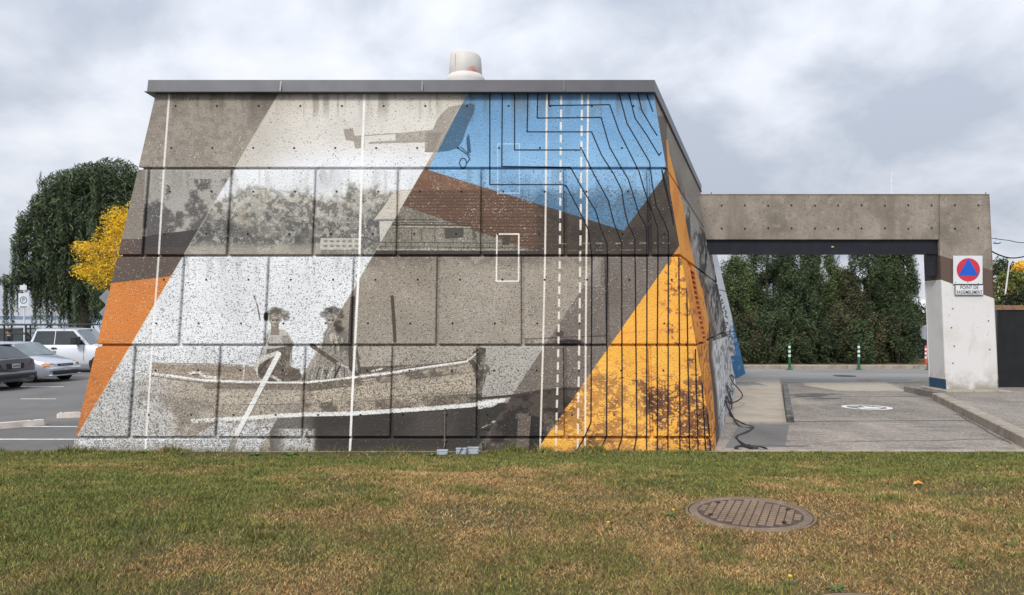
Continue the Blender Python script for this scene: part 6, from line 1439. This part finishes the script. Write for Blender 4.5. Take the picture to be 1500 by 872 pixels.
# ---------------------------------------------------------------- person behind the pickup bed
def skin(name, verts, edges, radii, m, parent, sub=2):
    me = bpy.data.meshes.new(name); me.from_pydata(verts, edges, []); me.update(); o = link_mesh(name, me, m, parent)
    md = o.modifiers.new('skin', 'SKIN'); md.use_smooth_shade = True
    for i, r in enumerate(radii): me.skin_vertices[0].data[i].radius = (r, r) if not isinstance(r, tuple) else r
    me.skin_vertices[0].data[0].use_root = True
    s = o.modifiers.new('sub', 'SUBSURF'); s.levels = s.render_levels = sub
    return o
px_ = at(13.5, 0, 34.6).x; M_SKIN = mat('skin_tone', srgb(178, 134, 112), .6); M_JKT = mat('dark_jacket', srgb(52, 54, 60), .9, bump=.2); M_TRS = mat('dark_trousers', srgb(44, 46, 56), .9); M_HAIR = mat('dark_hair', srgb(40, 32, 28), .8)
pe = thing('person', 'person with dark cap of hair and dark jacket standing behind the pickup bed', 'person', (px_, 34.6, zg_), R(200))
# one continuous body: pelvis root, spine, head, arms, legs
bv = [(0, 0, .93), (0, 0, 1.12), (.01, 0, 1.34), (.02, 0, 1.47), (.03, 0, 1.56), (.045, 0, 1.66), (0, .19, 1.40), (.04, .25, 1.12), (.20, .20, .98), (0, -.19, 1.40), (.03, -.26, 1.12), (.18, -.22, .97), (0, .10, .88), (.02, .11, .48), (0, .12, .09), (.13, .13, .04), (0, -.10, .88), (.03, -.11, .48), (0, -.12, .09), (.13, -.13, .04)]
be = [(0, 1), (1, 2), (2, 3), (3, 4), (4, 5), (2, 6), (6, 7), (7, 8), (2, 9), (9, 10), (10, 11), (0, 12), (12, 13), (13, 14), (14, 15), (0, 16), (16, 17), (17, 18), (18, 19)]
br = [.14, .13, .16, .06, .075, .095, .065, .045, .035, .065, .045, .035, .09, .062, .042, .04, .09, .062, .042, .04]
skin('body', bv, be, br, M_SKIN, pe)
skin('jacket', [(0, 0, .90), (0, 0, 1.12), (.01, 0, 1.34), (.015, 0, 1.46), (0, .20, 1.40), (.04, .26, 1.12), (.18, .21, .99), (0, -.20, 1.40), (.03, -.27, 1.12), (.16, -.23, .98)], [(0, 1), (1, 2), (2, 3), (2, 4), (4, 5), (5, 6), (2, 7), (7, 8), (8, 9)], [.17, .155, .185, .085, .085, .062, .05, .085, .062, .05], M_JKT, pe)
skin('trousers', [(0, 0, .95), (0, .10, .86), (.02, .11, .48), (0, .12, .10), (0, -.10, .86), (.03, -.11, .48), (0, -.12, .10)], [(0, 1), (1, 2), (2, 3), (0, 4), (4, 5), (5, 6)], [.16, .11, .082, .07, .11, .082, .07], M_TRS, pe)
hr = MB(); hr.lathe([(.075, -.01), (.104, .02), (.108, .06), (.09, .11), (.05, .135), (.005, .14)], (.035, 0, 1.64), 16); hr.build('hair', M_HAIR, pe, True, True)
for s in (-1, 1):
    for k in range(5): MB().tube([(.20, s*(.20+.0)+(k-2)*.014, .98), (.25, s*.20+(k-2)*.016, .95-.006*abs(k-1)), (.265-.01*abs(k-2), s*.20+(k-2)*.016, .91)], .008, 6, .006).build('finger', M_SKIN, pe, True, True)
MB().ring([[(.128, -.018, 1.63), (.128, .018, 1.63), (.125, .008, 1.68)], [(.160, -.012, 1.635), (.160, .012, 1.635), (.135, .006, 1.675)]]).build('nose', M_SKIN, pe, True, True)
for s in (-1, 1):
    MB().lathe([(.012, 0), (.008, .004), (.001, .005)], (.130, s*.034, 1.675), 8, 'x').build('eye', M_HAIR, pe, False, True); MB().lathe([(.028, 0), (.02, s*.012), (.002, s*.014)], (.035, s*.094, 1.655), 10, 'y').build('ear', M_SKIN, pe, False, True)
MB().box(.128, .137, -.024, .024, 1.605, 1.613, .002).build('mouth', M_TAIL, pe, False, True)
print('total', time.time()-T0, 'objects', len(bpy.data.objects))
